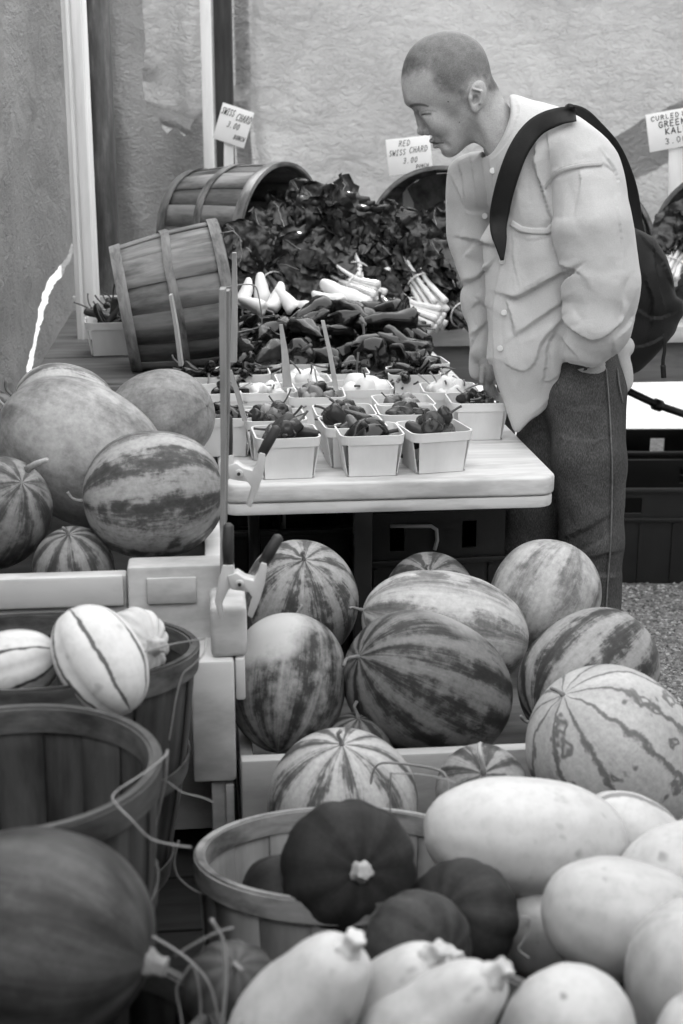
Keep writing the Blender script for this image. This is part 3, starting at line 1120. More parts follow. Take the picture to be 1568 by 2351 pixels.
# white wax peppers lit by the patch of sun
rnd = random.Random(11)
WX = [((572, 646), (556, 712), 3.72), ((598, 630), (604, 716), 3.74), ((645, 658), (628, 716), 3.70), ((640, 668), (682, 716), 3.68), ((742, 650), (848, 718), 3.70), ((720, 676), (790, 708), 3.68), ((776, 662), (836, 712), 3.77), ((678, 700), (712, 712), 3.66), ((556, 690), (612, 712), 3.66), ((746, 652), (790, 712), 3.78)]
for i, (a, b_, h) in enumerate(WX):
    pa, pb = at(a[0], a[1], h), at(b_[0], b_[1], h - .05)
    L = (pa - pb).length
    s = max(L / .15, .62)
    Mx = T((pa + pb) / 2) @ axes(pb - pa, (rnd.uniform(-1, 1), rnd.uniform(-1, 1), .3)) @ Matrix.Scale(s, 4)
    pepper('wax', Mx, M_PPALE, 'long waxy white pepper shining in the patch of sun', 'sunlit white wax peppers', rnd, M_STEMP)
for (u, v) in ((600, 726), (690, 726), (790, 726)):
    p = at(u, v, 3.66)
    berry_box(T((p.x, p.y + .06, p.z - .078)), 'wooden pint box under the sunlit white wax peppers', 'boxes under the wax peppers')
# a crate turned over lifts that row
p = at(690, 728, 3.66)
cr = thing('wooden_riser', 'upturned wooden tray lifting the white wax peppers', 'tray', T((p.x, p.y + .07, TZ + .001)))
hh = p.z - .08 - TZ - .002
if hh > .01:
    obj('board', MB().box((-.24, -.075, 0), (.2, .075, hh)).mesh('board', bevel=.003), M_PLANK, cr)

# box beyond the wax peppers, box behind the white post
p = on_z(912, 782, TZ + .06)
M = T((p.x, min(p.y, yB - .07), TZ + .03))
berry_box(M, 'wooden pint box of dark long chillies before the chard stems', None, 1.0)
obj('board', MB().box((-.05, -.05, -.03), (.05, .05, -.001)).mesh('board'), M_PLANK, cr, cr.matrix_basis.inverted() @ M)
fill(M, 'cayenne', 9, M_PDARK, 'dark long chilli before the chard stems', 'chillies before the chard stems', 77, s=1.1, flat=.6)
for uu, lab in ((255, 'wooden pint box of dark chillies on the plank table behind the white post'), (283, 'wooden pint box of chillies wedged against the tipped basket')):
    p = on_z(uu, 812, BZ)
    M = T((p.x, p.y + .047 + (.13 if uu > 260 else 0), BZ - .004)) @ RZ(R(4))
    berry_box(M, lab, None, 1.12)
    fill(M, 'cayenne', 9, M_PDARK, 'dark chilli in the ' + lab[7:15] + ' behind the white post' if uu < 260 else 'dark chilli wedged beside the tipped basket', 'chillies behind the post' if uu < 260 else 'chillies beside the tipped basket', uu, s=1.1, flat=.5, mats=[M_PDARK, M_PMID], z=.072)
# ================================================================== baskets
M_STAVE = wood('stave_wood', .19, .75, (26, 26, 2.4), .5, .3, .65, .4)
M_STAVE_D = wood('stave_wood_dark', .07, .75, (26, 26, 2.4), .5, .3, .65, .4)
M_STAVE_L = wood('stave_wood_light', .26, .75, (26, 26, 2.4), .25, .2, .35, .2)
M_HOOP = wood('hoop_wood', .20, .75, (14, 14, 60), .45, .2, .65, .3)
M_HOOP_D = wood('hoop_wood_dark', .085, .75, (14, 14, 60), .5, .2, .65, .3)
M_HOOP_L = wood('hoop_wood_light', .23, .75, (14, 14, 60), .4, .2, .65, .3)
M_WIRE = plain('wire', .2, .35, .3, 30, 0, 60, .6, .2)
M_WIRED = plain('wire_dull', .2, .45, .3, 30, 0, 60, .6, .2)


def stave_mesh(rt, rb, h, n, off, bulge=.004):
    V, Fc = [], []
    nz, nx = 7, 3
    for lay in (0, 1):
        for i in range(nz):
            t = i / (nz - 1)
            r = rb + (rt - rb) * t + off - lay * .0026 + bulge * math.sin(t * math.pi)
            wa = 2 * math.pi / n * .535
            for k in range(nx):
                a = wa * (k - 1)
                V.append((r * math.cos(a), r * math.sin(a), h * t))
    q = nz * nx
    for i in range(nz - 1):
        for k in range(nx - 1):
            a = i * nx + k
            Fc.append((a, a + 1, a + nx + 1, a + nx))
            Fc.append((q + a, q + a + nx, q + a + nx + 1, q + a + 1))
    for i in range(nz - 1):
        a = i * nx
        Fc.append((a, a + nx, q + a + nx, q + a))
        a = i * nx + nx - 1
        Fc.append((a, q + a, q + a + nx, a + nx))
    for k in range(nx - 1):
        Fc.append((k, q + k, q + k + 1, k + 1))
        a = (nz - 1) * nx + k
        Fc.append((a, a + 1, q + a + 1, q + a))
    return MB().add(V, Fc).mesh('stave', True)


def hoop_mesh(r0, r1, z0, z1, th, n=64, wav=.0):
    V, Fc = [], []
    for k in range(n):
        a = 2 * math.pi * k / n
        w = wav * math.sin(a * 5) + wav * math.sin(a * 3 + 1)
        for (r, z) in ((r0, z0), (r0 + th, z0), (r1 + th, z1), (r1, z1)):
            V.append((r * math.cos(a), r * math.sin(a), z + w))
    for k in range(n):
        a, b_ = 4 * k, 4 * ((k + 1) % n)
        for i in range(4):
            j = (i + 1) % 4
            Fc.append((a + i, a + j, b_ + j, b_ + i))
    me = MB().add(V, Fc).mesh('hoop', True)
    me.set_sharp_from_angle(angle=R(40))
    return me


BK = {}


def basket(M, label, rt=.21, rb=.165, h=.28, n=22, tone='mid', handles=2, ha=0.0, solid_mid=True, split=0.0):
    sm, hm = {'mid': (M_STAVE, M_HOOP), 'dark': (M_STAVE_D, M_HOOP_D), 'light': (M_STAVE_L, M_HOOP_L)}[tone]
    key = (rt, rb, h, n, tone)
    if key not in BK:
        bl = .006
        rm = lambda t: rb + (rt - rb) * t + bl * math.sin(t * math.pi)
        BK[key] = [stave_mesh(rt, rb, h, n, 0, bl), stave_mesh(rt, rb, h, n, -.0028, bl),
                   hoop_mesh(rm(.912) + .0012, rt + .0012, h * .912, h * 1.005, .0035),
                   hoop_mesh(rm(.912) - .0085, rt - .0085, h * .912, h * 1.005, .003),
                   hoop_mesh(rm(.46) + .0012, rm(.54) + .0012, h * .46, h * .54, .003, wav=.002),
                   hoop_mesh(rb + .0012, rm(.1) + .0012, 0, h * .1, .003),
                   hoop_mesh(rt - .006, rt - .0055, h * 1.006, h * 1.014, .0075)]
        base = MB()
        V = [(0, 0, .012)] + [((rb - .003) * math.cos(a), (rb - .003) * math.sin(a), .012) for a in np.linspace(0, 2 * math.pi, 40, endpoint=False)]
        base.add(V, [(0, k + 1, (k + 1) % 40 + 1) for k in range(40)])
        V = [(p[0], p[1], .006) for p in V]
        base.add(V, [(0, (k + 1) % 40 + 1, k + 1) for k in range(40)])
        BK[key].append(base.mesh('base'))
    S = BK[key]
    t = thing('basket', label, 'basket', M)
    for k in range(n):
        obj('stave', S[k % 2], sm, t, RZ(2 * math.pi * k / n))
    obj('rim_hoop', S[2], hm, t)
    obj('rim_hoop', S[3], hm, t)
    obj('rim_cap', S[6], hm, t)
    if solid_mid:
        obj('middle_hoop', S[4], hm, t)
    obj('bottom_hoop', S[5], hm, t)
    obj('base', S[7], sm, t)
    for k in range(handles):
        a = ha + k * math.pi
        c_, s_ = math.cos(a), math.sin(a)
        tx, ty = -s_, c_
        pts = []
        for (w, up, outr) in ((-.055, -.03, .008), (-.055, .0, .008), (-.055, .02, .006), (-.05, .05, .010), (-.03, .058, .014), (.03, .058, .014), (.05, .05, .010), (.055, .02, .006), (.055, 0, .008), (.055, -.03, .008)):
            rr = rt + outr
            pts.append((rr * c_ + tx * w, rr * s_ + ty * w, h + up))
        obj('wire_handle', MB().tube(smooth_path(pts, 3), .0016, 6).mesh('wire_handle', True), M_WIRE, t)
    return t


def rim_basket(u, v, hdist, tilt=0, roll=0, **kw):
    """basket whose rim centre is seen at (u,v)"""
    p = at(u, v, hdist)
    hh = kw.get('h', .28)
    up = (Vector((0, 0, 1)) + FH * math.tan(R(tilt)) + RT * math.tan(R(roll))).normalized()
    M = T(p - up * hh) @ axes(up, RT)
    return M


# lying baskets with chard at the back ------------------------------------------------
def lying(u, v, hdist, dirv, label, **kw):
    """opening centre at (u,v), axis pointing out of the opening along dirv"""
    p = at(u, v, hdist)
    hh = kw.get('h', .28)
    d = Vector(dirv).normalized()
    return basket(T(p - d * hh) @ axes(d, (0, 0, 1)) @ RZ(kw.pop('spin', 0)), label, **kw)


BA = lying(650, 545, 4.30, RT * .84 - FH * .55 - Vector((0, 0, .03)), 'bushel basket lying on its side with swiss chard spilling out', rt=.215, rb=.175, h=.34, n=20, tone='mid', handles=0)
BB = lying(522, 672, 3.52, RT * .97 + FH * .16 + Vector((0, 0, .14)), 'weathered slatted bushel basket tipped on its side on the dark table', rt=.178, rb=.150, h=.265, n=14, tone='mid', handles=1, ha=R(95))
BC = lying(1010, 555, 4.45, -FH * .95 - RT * .10 - Vector((0, 0, .05)), 'dark bushel basket on its side holding red chard behind the man', rt=.225, rb=.18, h=.32, n=20, tone='mid', handles=0)
BD = lying(1335, 575, 4.45, -FH * .93 - RT * .25, 'bushel basket on its side half hidden behind the backpack', rt=.222, rb=.18, h=.32, n=20, tone='mid', handles=0)
BE = lying(1668, 560, 4.38, -FH * .9 - RT * .35, 'bushel basket on its side with curly kale under the kale sign', rt=.225, rb=.18, h=.32, n=20, tone='mid', handles=0)
# dangling wire loop on the tipped basket
wpart('wire_loop', MB().tube([at(u, v, 3.42) for u, v in ((505, 536), (535, 530), (550, 545), (555, 580), (552, 600), (530, 620))], .0016, 6), M_WIRED, BB, smooth=True)

# foreground baskets ------------------------------------------------------------------
B1 = basket(rim_basket(62, 1492, 1.69, tilt=8, h=.30), 'dark bushel basket of striped white squash against the white bin', rt=.214, rb=.172, h=.30, n=22, tone='dark', handles=0)
B2 = basket(rim_basket(25, 1760, 1.30, h=.29), 'empty worn bushel basket behind the dark round melon', rt=.146, rb=.118, h=.29, n=18, tone='dark', handles=0)
B3 = basket(rim_basket(790, 1955, 1.47, tilt=11, h=.25), 'light wood bushel basket of dark green kabocha squash', rt=.168, rb=.14, h=.25, n=16, tone='light', handles=1, ha=R(62))
B4 = basket(rim_basket(120, 2420, 1.06, h=.26), 'bushel basket holding the dark round melon', rt=.15, rb=.12, h=.26, n=18, tone='dark', handles=0)
B5 = basket(rim_basket(1440, 2215, 1.36, h=.20), 'bushel basket heaped with pale oval squash', rt=.20, rb=.165, h=.20, n=20, tone='dark', handles=0)
B6 = basket(rim_basket(900, 2480, 1.03, h=.22), 'bushel basket heaped with pale smooth squash with dry stems', rt=.19, rb=.155, h=.22, n=20, tone='dark', handles=0)
for bsk in (B1, B2, B3, B4, B5, B6):
    # crates under the baskets reach down to the bench
    z0 = bsk.matrix_basis.translation.z
    x0, y0 = bsk.matrix_basis.translation.x, bsk.matrix_basis.translation.y
    if z0 - BENCH > .012:
        nm = {B1: 'dark bushel basket', B2: 'empty worn basket', B3: 'kabocha basket', B4: 'dark melon basket', B5: 'oval squash basket', B6: 'dry stem squash basket'}[bsk]
        bb = thing('base_crate', 'black upturned crate under the ' + nm, 'crate', T((x0, y0, BENCH + .001)) @ RZ(.2))
        obj('side_wall', MB().box((-.12, -.12, 0), (.12, .12, z0 - BENCH - .014)).mesh('side_wall', bevel=.006), M_BLACK, bb)
        obj('lip', MB().box((-.125, -.125, z0 - BENCH - .0135), (.125, .125, z0 - BENCH - .004)).mesh('lip', bevel=.002), M_BLACK, bb)


def wires(bsk, pts, h, r=.0018, mat=None):
    r = r * .5
    P = [at(u, v, h + (dh[0] if dh else 0)) for (u, v, *dh) in pts]
    wpart('wire_handle', MB().tube(smooth_path([tuple(p) for p in P], 5), r, 6), mat or M_WIRE, bsk, smooth=True)


wires(B1, [(470, 1466, .02), (400, 1478, -.05), (345, 1493, -.06), (300, 1506, -.07), (287, 1535, -.08), (284, 1570, -.1), (270, 1590, -.11)], 1.60)
wires(B1, [(473, 1465, .03), (468, 1500), (440, 1530), (420, 1548), (405, 1600), (395, 1660), (388, 1700)], 1.55, .002)
wires(B2, [(385, 1722), (375, 1740, -.02), (330, 1775, -.04), (262, 1822, -.08), (270, 1850, -.09), (300, 1880, -.1), (345, 1925, -.1), (400, 1940, -.1), (440, 1945, -.1)], 1.29, .0018)
wires(B2, [(385, 1722), (380, 1790), (365, 1860), (350, 1930), (335, 2010)], 1.30, .0022)
wires(B2, [(385, 1795), (420, 1820), (460, 1830), (490, 1842)], 1.36, .0016)
wires(B3, [(895, 1905), (897, 1785), (905, 1776), (960, 1778), (1020, 1788), (1045, 1798)], 1.47, .0018)
wires(B3, [(410, 1930), (400, 1980), (415, 2020), (470, 2055), (560, 2075)], 1.40, .002)
wires(B5, [(1195, 2105), (1215, 2110), (1212, 2140), (1198, 2165), (1190, 2180), (1215, 2200)], 1.25, .0022, M_WIRED)
wires(B4, [(350, 2150), (400, 2180), (445, 2215), (480, 2260), (500, 2330), (508, 2400)], 1.08, .0026)
wires(B4, [(485, 2110), (512, 2160), (518, 2230), (515, 2300), (505, 2400)], 1.07, .0035)
wires(B4, [(400, 2195), (450, 2165), (500, 2140), (535, 2130)], 1.10, .0022)
wires(B4, [(455, 2400), (460, 2300), (445, 2220), (425, 2235), (405, 2270), (415, 2330), (425, 2400)], 1.09, .0024)


# ================================================================== melons and squash
def melon_mat(name, dark, light, n=9, amp=.9, warp=1.2, wsc=9, sharp=.18, bias=.5, speck=.35, ssc=60, patch=None, rough=.42, net=0.0, fade=0.0, spec=.18):
    """stripes from pole to pole, ragged; patch = (x,y,z,size,tone) pale ground spot in local direction"""
    m, nt, b = new_mat(name)
    tc = nt.nodes.new('ShaderNodeTexCoord')
    v = tc.outputs['Object']
    sp = nt.nodes.new('ShaderNodeSeparateXYZ')
    nt.links.new(v, sp.inputs[0])
    th = math_n(nt, 'ARCTAN2', sp.outputs[1], sp.outputs[0])
    w1 = math_n(nt, 'SUBTRACT', noise_n(nt, v, wsc, 3, .55), .5)
    w2 = math_n(nt, 'SUBTRACT', noise_n(nt, v, wsc * 4.5, 4, .65), .5)
    ph = math_n(nt, 'ADD', math_n(nt, 'MULTIPLY', th, float(n)), math_n(nt, 'MULTIPLY', w1, warp * 6.0))
    ph = math_n(nt, 'ADD', ph, math_n(nt, 'MULTIPLY', w2, warp * 4.0))
    s = math_n(nt, 'MULTIPLY_ADD', math_n(nt, 'SINE', ph), .5, .5)
    # meridian noise: stripes of uneven width and strength
    cb = nt.nodes.new('ShaderNodeCombineXYZ')
    nt.links.new(math_n(nt, 'MULTIPLY', math_n(nt, 'COSINE', th), n * .42), cb.inputs[0])
    nt.links.new(math_n(nt, 'MULTIPLY', math_n(nt, 'SINE', th), n * .42), cb.inputs[1])
    nt.links.new(math_n(nt, 'ADD', math_n(nt, 'MULTIPLY', sp.outputs[2], 5.0), math_n(nt, 'MULTIPLY', w1, 1.5)), cb.inputs[2])
    mer = noise_n(nt, cb.outputs[0], 1.6, 4, .62, .3)
    s = math_n(nt, 'ADD', math_n(nt, 'MULTIPLY', s, .62), math_n(nt, 'MULTIPLY', math_n(nt, 'SUBTRACT', mer, .5), 1.5))
    mer2 = noise_n(nt, cb.outputs[0], 4.6, 6, .7, .4)
    s = math_n(nt, 'ADD', s, math_n(nt, 'MULTIPLY', math_n(nt, 'SUBTRACT', mer2, .5), .95))
    s = math_n(nt, 'ADD', s, .19)
    sn = noise_n(nt, v, ssc, 6, .72)
    sb = noise_n(nt, v, ssc * .42, 4, .65)
    s = math_n(nt, 'ADD', math_n(nt, 'MULTIPLY', s, amp), (1 - amp) * .5)
    s = math_n(nt, 'ADD', s, math_n(nt, 'MULTIPLY', math_n(nt, 'SUBTRACT', sn, .5), speck * 2))
    s = math_n(nt, 'ADD', s, math_n(nt, 'MULTIPLY', math_n(nt, 'SUBTRACT', sb, .5), speck * 1.8))
    if fade:
        s = math_n(nt, 'ADD', s, math_n(nt, 'MULTIPLY', math_n(nt, 'SUBTRACT', noise_n(nt, v, wsc * .6, 2), .5), fade * 2))
    dark = dark * .62
    light = light * .92
    n = round(n * 1.3)
    c = ramp_n(nt, s, [(max(0, bias - sharp - .22), dark * .8), (max(0.02, bias - sharp * .9), dark * 1.25), (bias + sharp * .8, light * .8), (min(1, bias + sharp + .3), light)])
    f3 = noise_n(nt, v, ssc * 2.6, 3, .7)
    c = mix_n(nt, 1.0, c, ramp_n(nt, f3, [(.3, .82), (.7, 1.12)]), 'MULTIPLY')
    if net:
        # thin wandering dark lines from pole to pole, with a few side branches
        wa = math_n(nt, 'MULTIPLY', math_n(nt, 'SUBTRACT', noise_n(nt, v, 9, 2, .5), .5), 3.2)
        wb = math_n(nt, 'MULTIPLY', math_n(nt, 'SUBTRACT', noise_n(nt, v, 42, 3, .6), .5), 1.6)
        p2 = math_n(nt, 'ADD', math_n(nt, 'ADD', math_n(nt, 'MULTIPLY', th, 5.0), wa), wb)
        ln = math_n(nt, 'ABSOLUTE', math_n(nt, 'SINE', p2))
        m3 = noise_n(nt, v, 15, 3, .6, .2)
        l2 = math_n(nt, 'ADD', math_n(nt, 'MULTIPLY', math_n(nt, 'ABSOLUTE', math_n(nt, 'SUBTRACT', m3, .62)), 6.0), .08)
        ln = math_n(nt, 'MINIMUM', ln, l2)
        e = ramp_n(nt, ln, [(.0, dark / light), (.15 * net, dark / light * 1.3), (.32 * net, 1.0)])
        c = mix_n(nt, .85, c, e, 'MULTIPLY')
    if patch:
        x, y, z, size, tone = patch
        d = nt.nodes.new('ShaderNodeVectorMath')
        d.operation = 'DOT_PRODUCT'
        nv = nt.nodes.new('ShaderNodeVectorMath')
        nv.operation = 'NORMALIZE'
        nt.links.new(v, nv.inputs[0])
        nt.links.new(nv.outputs[0], d.inputs[0])
        d.inputs[1].default_value = Vector((x, y, z)).normalized()
        q = math_n(nt, 'ADD', d.outputs['Value'], math_n(nt, 'MULTIPLY', w1, .45))
        q = math_n(nt, 'ADD', q, math_n(nt, 'MULTIPLY', w2, .25))
        k = ramp_n(nt, q, [(max(0., 1 - size), 0.0), (min(1., 1 - size + .22), .92)])
        c = mix_n(nt, k, c, tone)
    nt.links.new(c, b.inputs['Base Color'])
    b.inputs['Roughness'].default_value = rough
    b.inputs['Specular IOR Level'].default_value = spec
    bump_n(nt, b, noise_n(nt, v, 45, 3, .5), .05, .006)
    return m


def squash_mat(name, g, spots=.15, rough=.38, streak=None, ribs=0):
    m, nt, b = new_mat(name)
    tc = nt.nodes.new('ShaderNodeTexCoord')
    v = tc.outputs['Object']
    f = noise_n(nt, v, 10, 4, .6)
    f2 = noise_n(nt, v, 70, 4, .7)
    f3 = noise_n(nt, v, 26, 2, .5)
    c = ramp_n(nt, f, [(.3, g * .86), (.7, min(1, g * 1.06))])
    c = mix_n(nt, 1.0, c, ramp_n(nt, f2, [(.28, .86), (.55, 1.02)]), 'MULTIPLY')
    c = mix_n(nt, 1.0, c, ramp_n(nt, f3, [(.27, 1 - min(.8, spots * 3.5)), (.34, 1.0)]), 'MULTIPLY')
    if streak:
        # few dark ragged stripes along the fruit
        n, width, tone = streak
        sp = nt.nodes.new('ShaderNodeSeparateXYZ')
        nt.links.new(v, sp.inputs[0])
        th = math_n(nt, 'ARCTAN2', sp.outputs[1], sp.outputs[0])
        w = math_n(nt, 'MULTIPLY', math_n(nt, 'SUBTRACT', noise_n(nt, v, 38, 4, .7), .5), 1.5)
        s = math_n(nt, 'COSINE', math_n(nt, 'ADD', math_n(nt, 'MULTIPLY', th, float(n)), w))
        gate = noise_n(nt, v, 22, 2, .5)
        s = math_n(nt, 'ADD', s, math_n(nt, 'MULTIPLY', math_n(nt, 'SUBTRACT', gate, .5), .25))
        k = ramp_n(nt, s, [(1 - width, 0.0), (min(1, 1 - width * .45), 1.0)])
        c = mix_n(nt, k, c, tone)
    nt.links.new(c, b.inputs['Base Color'])
    b.inputs['Roughness'].default_value = rough
    b.inputs['Specular IOR Level'].default_value = .22
    bump_n(nt, b, noise_n(nt, v, 30, 3, .5), .06, .006)
    return m


M_DRY = plain('dry_stem', .42, .85, .35, 60, .5, 120, .2, .2)
M_DRYD = plain('dry_stem_dark', .2, .85, .4, 60, .5, 120, .2, .2)


def fit(V, Rm, bbox, h):
    """uniform scale and position so that the shape fills the measured box at distance h"""
    u0, v0, u1, v1 = bbox
    Rn = np.array(Rm)[:3, :3]
    W = V @ Rn.T
    pos = np.array(at((u0 + u1) / 2, (v0 + v1) / 2, h))
    s = .1
    tw, th = u1 - u0, v1 - v0
    cu, cv = (u0 + u1) / 2, (v0 + v1) / 2
    for _ in range(7):
        uv = proj_np(pos[None] + s * W)
        lo, hi = uv.min(0), uv.max(0)
        s *= math.sqrt(tw * th / ((hi[0] - lo[0]) * (hi[1] - lo[1])))
        uv = proj_np(pos[None] + s * W)
        lo, hi = uv.min(0), uv.max(0)
        c = (lo + hi) / 2
        a = proj_np(pos[None])[0]
        pos = np.array(at(a[0] + cu - c[0], a[1] + cv - c[1], h))
    return s, Vector(pos)


def cdir(ang, tilt):
    """direction: ang in the picture plane (0 right, 90 up), tilt towards the viewer"""
    a, t = R(ang), R(tilt)
    return (RT * math.cos(a) + Vector((0, 0, 1)) * math.sin(a)) * math.cos(t) - FH * math.sin(t)


def fruit(name, label, cat, bbox, h, ang, tilt, ratio, mat, prof=None, roll=0.0, lobes=0, lamp=.05, namp=.012, nu=56, nv=36, stem='melon', seed=1, group=None, stemmat=None, bend=0.0, lob_pow=.6, button=True):
    if prof is None:
        prof = []
        pw = 2.25
        for k in range(13):
            a = math.pi * k / 12
            z = -math.cos(a)
            r = max(1e-3, (1 - abs(z) ** pw)) ** (1 / 2.05)
            prof.append((z * ratio, r))
    V, Fc = body_grid(prof, nu=nu, nv=nv, lobes=lobes, lamp=lamp, lob_pow=lob_pow, bend=bend)
    V = V * (1 + namp * 1.2 * fbm(V * 1.1 + seed * 5.3, 3)[:, None])
    Rm = axes(cdir(ang, tilt), (0, 0, 1)) @ RZ(R(roll))
    s, pos = fit(V, Rm, bbox, h)
    V = V * s
    t = obj(name, mesh_np(name, V, Fc), mat, None, T(pos) @ Rm)
    tag(t, label, cat, group)
    zt = V[:, 2].max()
    if stem == 'melon':
        rs = random.Random(seed)
        k = rs.uniform(-.012, .012)
        obj('stem', MB().tube(smooth_path([(0, 0, zt - .006), (k * .3, .002, zt + .006), (k, .006, zt + .016), (k * 2.4, .002, zt + .022)], 4), [.0036] * 4 + [.0026] * 9, 7).mesh('stem', True), stemmat or M_DRYD, t)
    elif stem == 'squash':
        mb = MB()
        n = 10
        V2, F2 = body_grid([(zt - .007, .015), (zt + .001, .0125), (zt + .007, .0092), (zt + .014, .0092), (zt + .0165, .008), (zt + .0168, .001)], nu=15, nv=15, lobes=5, lamp=.25, namp=.0012, nsc=90)
        obj('stem', mesh_np('stem', V2, F2), stemmat or M_DRY, t)
    elif stem == 'curl':
        obj('stem', MB().tube(smooth_path([(0, 0, zt - .006), (.004, 0, zt + .012), (.016, .004, zt + .022), (.03, .006, zt + .02), (.038, .004, zt + .008)], 4), [.004] * 4 + [.003] * 13, 8).mesh('stem', True), stemmat or M_DRY, t)
    if button:
        zb = V[:, 2].min()
        obj('blossom_end', MB().tube([(0, 0, zb + .003), (0, 0, zb - .0015)], [.006, .0035], 8).mesh('blossom_end', True), M_DRYD, t)
    return t


MM = melon_mat
# ---- melons in the tall bin
fruit('watermelon', 'pale striped watermelon at the back of the tall white bin', 'watermelon', (24, 834, 272, 1040), 2.62, 160, 25, 1.2, MM('melon_a', .2, .5, 8, .9, 1.1, 8, .15, .42), seed=2)
fruit('watermelon', 'dark netted watermelon at the end of the tall white bin', 'watermelon', (-90, 890, 62, 1060), 2.55, 120, 20, 1.1, MM('melon_b', .05, .14, 10, .8, 1.4, 10), seed=3)
fruit('watermelon', 'mottled grey watermelon beside the upright stakes', 'watermelon', (240, 850, 498, 1070), 2.45, 200, -20, 1.15, MM('melon_c', .16, .36, 7, .3, 1.2, 9, .3, .45, .5, 70, None, .45, 0, .5), seed=4)
fruit('watermelon', 'biggest pale oblong watermelon in the tall white bin', 'watermelon', (-14, 862, 388, 1216), 2.34, 150, -8, 1.3, MM('melon_d', .17, .46, 5, .45, 1.2, 6, .3, .42, .5, 34, (-.2, .6, -.5, .2, .4), .45, 0, .6), seed=5)
fruit('watermelon', 'round watermelon with broad mottled stripes on the tall bin rail', 'watermelon', (192, 986, 512, 1286), 2.14, 183, 10, 1.10, MM('melon_e', .12, .40, 7, .85, 1.0, 10, .17, .45, .5, 48), roll=20, seed=6)
fruit('watermelon', 'dark striped watermelon with a long stem in the tall bin', 'watermelon', (-130, 1030, 106, 1325), 2.14, 48, 30, 1.15, MM('melon_f', .09, .27, 8, .8, 1.2, 9, .2, .5, .5, 50), seed=7, stem='none')
p0, p1 = at(62, 1078, 2.04), at(108, 1056, 2.02)
t = bpy.data.objects['watermelon.005']
wpart('stem', MB().tube([p0, (p0 + p1) / 2 + Vector((0, 0, .002)), p1], [.006, .0045, .0038], 8), M_DRY, t, smooth=True)
fruit('watermelon', 'small striped watermelon wedged low in the tall bin', 'watermelon', (62, 1218, 276, 1400), 2.10, 90, 20, 1.1, MM('melon_g', .11, .32, 9, .9, 1.1, 9, .17, .47), seed=8)

# ---- melons in and before the low bin
fruit('watermelon', 'striped watermelon with pale ground spot behind the lower clamp', 'watermelon', (548, 1245, 830, 1520), 2.26, 84, 30, 1.08, MM('melon_h', .10, .36, 9, .9, 1.2, 10, .16, .45, .45, 50, (.55, -.1, -.75, .16, .5)), seed=9)
fruit('watermelon', 'dark striped watermelon under the pepper table edge', 'watermelon', (862, 1283, 1112, 1480), 2.36, 95, 40, 1.15, MM('melon_i', .06, .2, 9, .9, 1.2, 10, .16, .5), seed=10)
fruit('watermelon', 'long pale banded watermelon behind the big dark one', 'watermelon', (812, 1320, 1232, 1568), 2.15, 165, 5, 1.5, MM('melon_j', .2, .5, 7, .8, 1.1, 8, .2, .42, .45, 36, None, .4, 0, .35), seed=11)
fruit('watermelon', 'round pale mottled watermelon in front of the blue jeans'.replace('blue ', ''), 'watermelon', (1124, 1237, 1381, 1500), 2.36, 240, 20, 1.05, MM('melon_k', .22, .5, 7, .7, 1.3, 10, .25, .4, .5, 40, None, .42, 0, .3), seed=12)
fruit('watermelon', 'squat watermelon with whitish top showing its blossom end', 'watermelon', (528, 1400, 790, 1738), 1.98, 82, -38, 1.18, MM('melon_l', .05, .30, 10, .6, 1.0, 9, .25, .5, .45, 55, (.75, -.25, .7, .30, .46)), seed=13)
fruit('watermelon', 'biggest dark striped watermelon in the middle of the low bin', 'watermelon', (786, 1400, 1178, 1750), 2.0, 146, 24, 1.28, MM('melon_m', .045, .20, 10, .85, .85, 8, .2, .5, .4, 60, (.95, -.3, .0, .22, .3)), roll=25, seed=14)
fruit('watermelon', 'dark topped watermelon with cracked blossom end near the gravel', 'watermelon', (1172, 1408, 1532, 1700), 2.06, 208, 35, 1.25, MM('melon_n', .075, .33, 9, .9, 1.0, 9, .18, .47, .45, 45), roll=10, seed=15)
fruit('watermelon', 'pale watermelon with thin dark net lines beside the oval squash', 'watermelon', (1180, 1548, 1640, 1910), 1.78, 128, 12, 1.12, MM('melon_o', .15, .50, 6, .35, .8, 7, .15, .25, .12, 55, None, .42, 1.0), roll=30, seed=16)
fruit('watermelon', 'pale watermelon with crisp dark vertical stripes behind the light basket', 'watermelon', (588, 1693, 985, 2010), 1.72, 90, 12, 1.0, MM('melon_p', .11, .42, 9, 1.0, .55, 9, .12, .36, .25, 60), seed=17)
fruit('watermelon', 'small watermelon with curled pale stem behind the oval squash', 'watermelon', (1000, 1706, 1215, 1930), 1.74, 95, 42, 1.05, MM('melon_q', .09, .3, 8, .9, 1.0, 9, .17, .46), stem='curl', seed=18)
fruit('watermelon', 'dark watermelon almost buried under the biggest striped one', 'watermelon', (740, 1640, 905, 1800), 1.92, 90, 10, 1.1, MM('melon_r', .06, .18, 9, .9, 1.0, 9), seed=19)

# ---- foreground
fruit('melon', 'dark round out-of-focus melon with pale stem before the empty basket', 'melon', (-175, 1900, 362, 2400), 1.10, -8, 14, 1.08, MM('melon_s', .04, .085, 7, .9, .5, 5, .25, .5, .3, 30, None, .35), seed=20, stem='squash', stemmat=M_DRYD)
fruit('melon', 'small dark ribbed squash behind the wire handles', 'squash', (430, 2138, 630, 2420), 1.16, 80, 25, 1.0, MM('squash_d', .045, .09, 9, .7, .6, 8, .3), seed=21, lobes=10, lamp=.06)

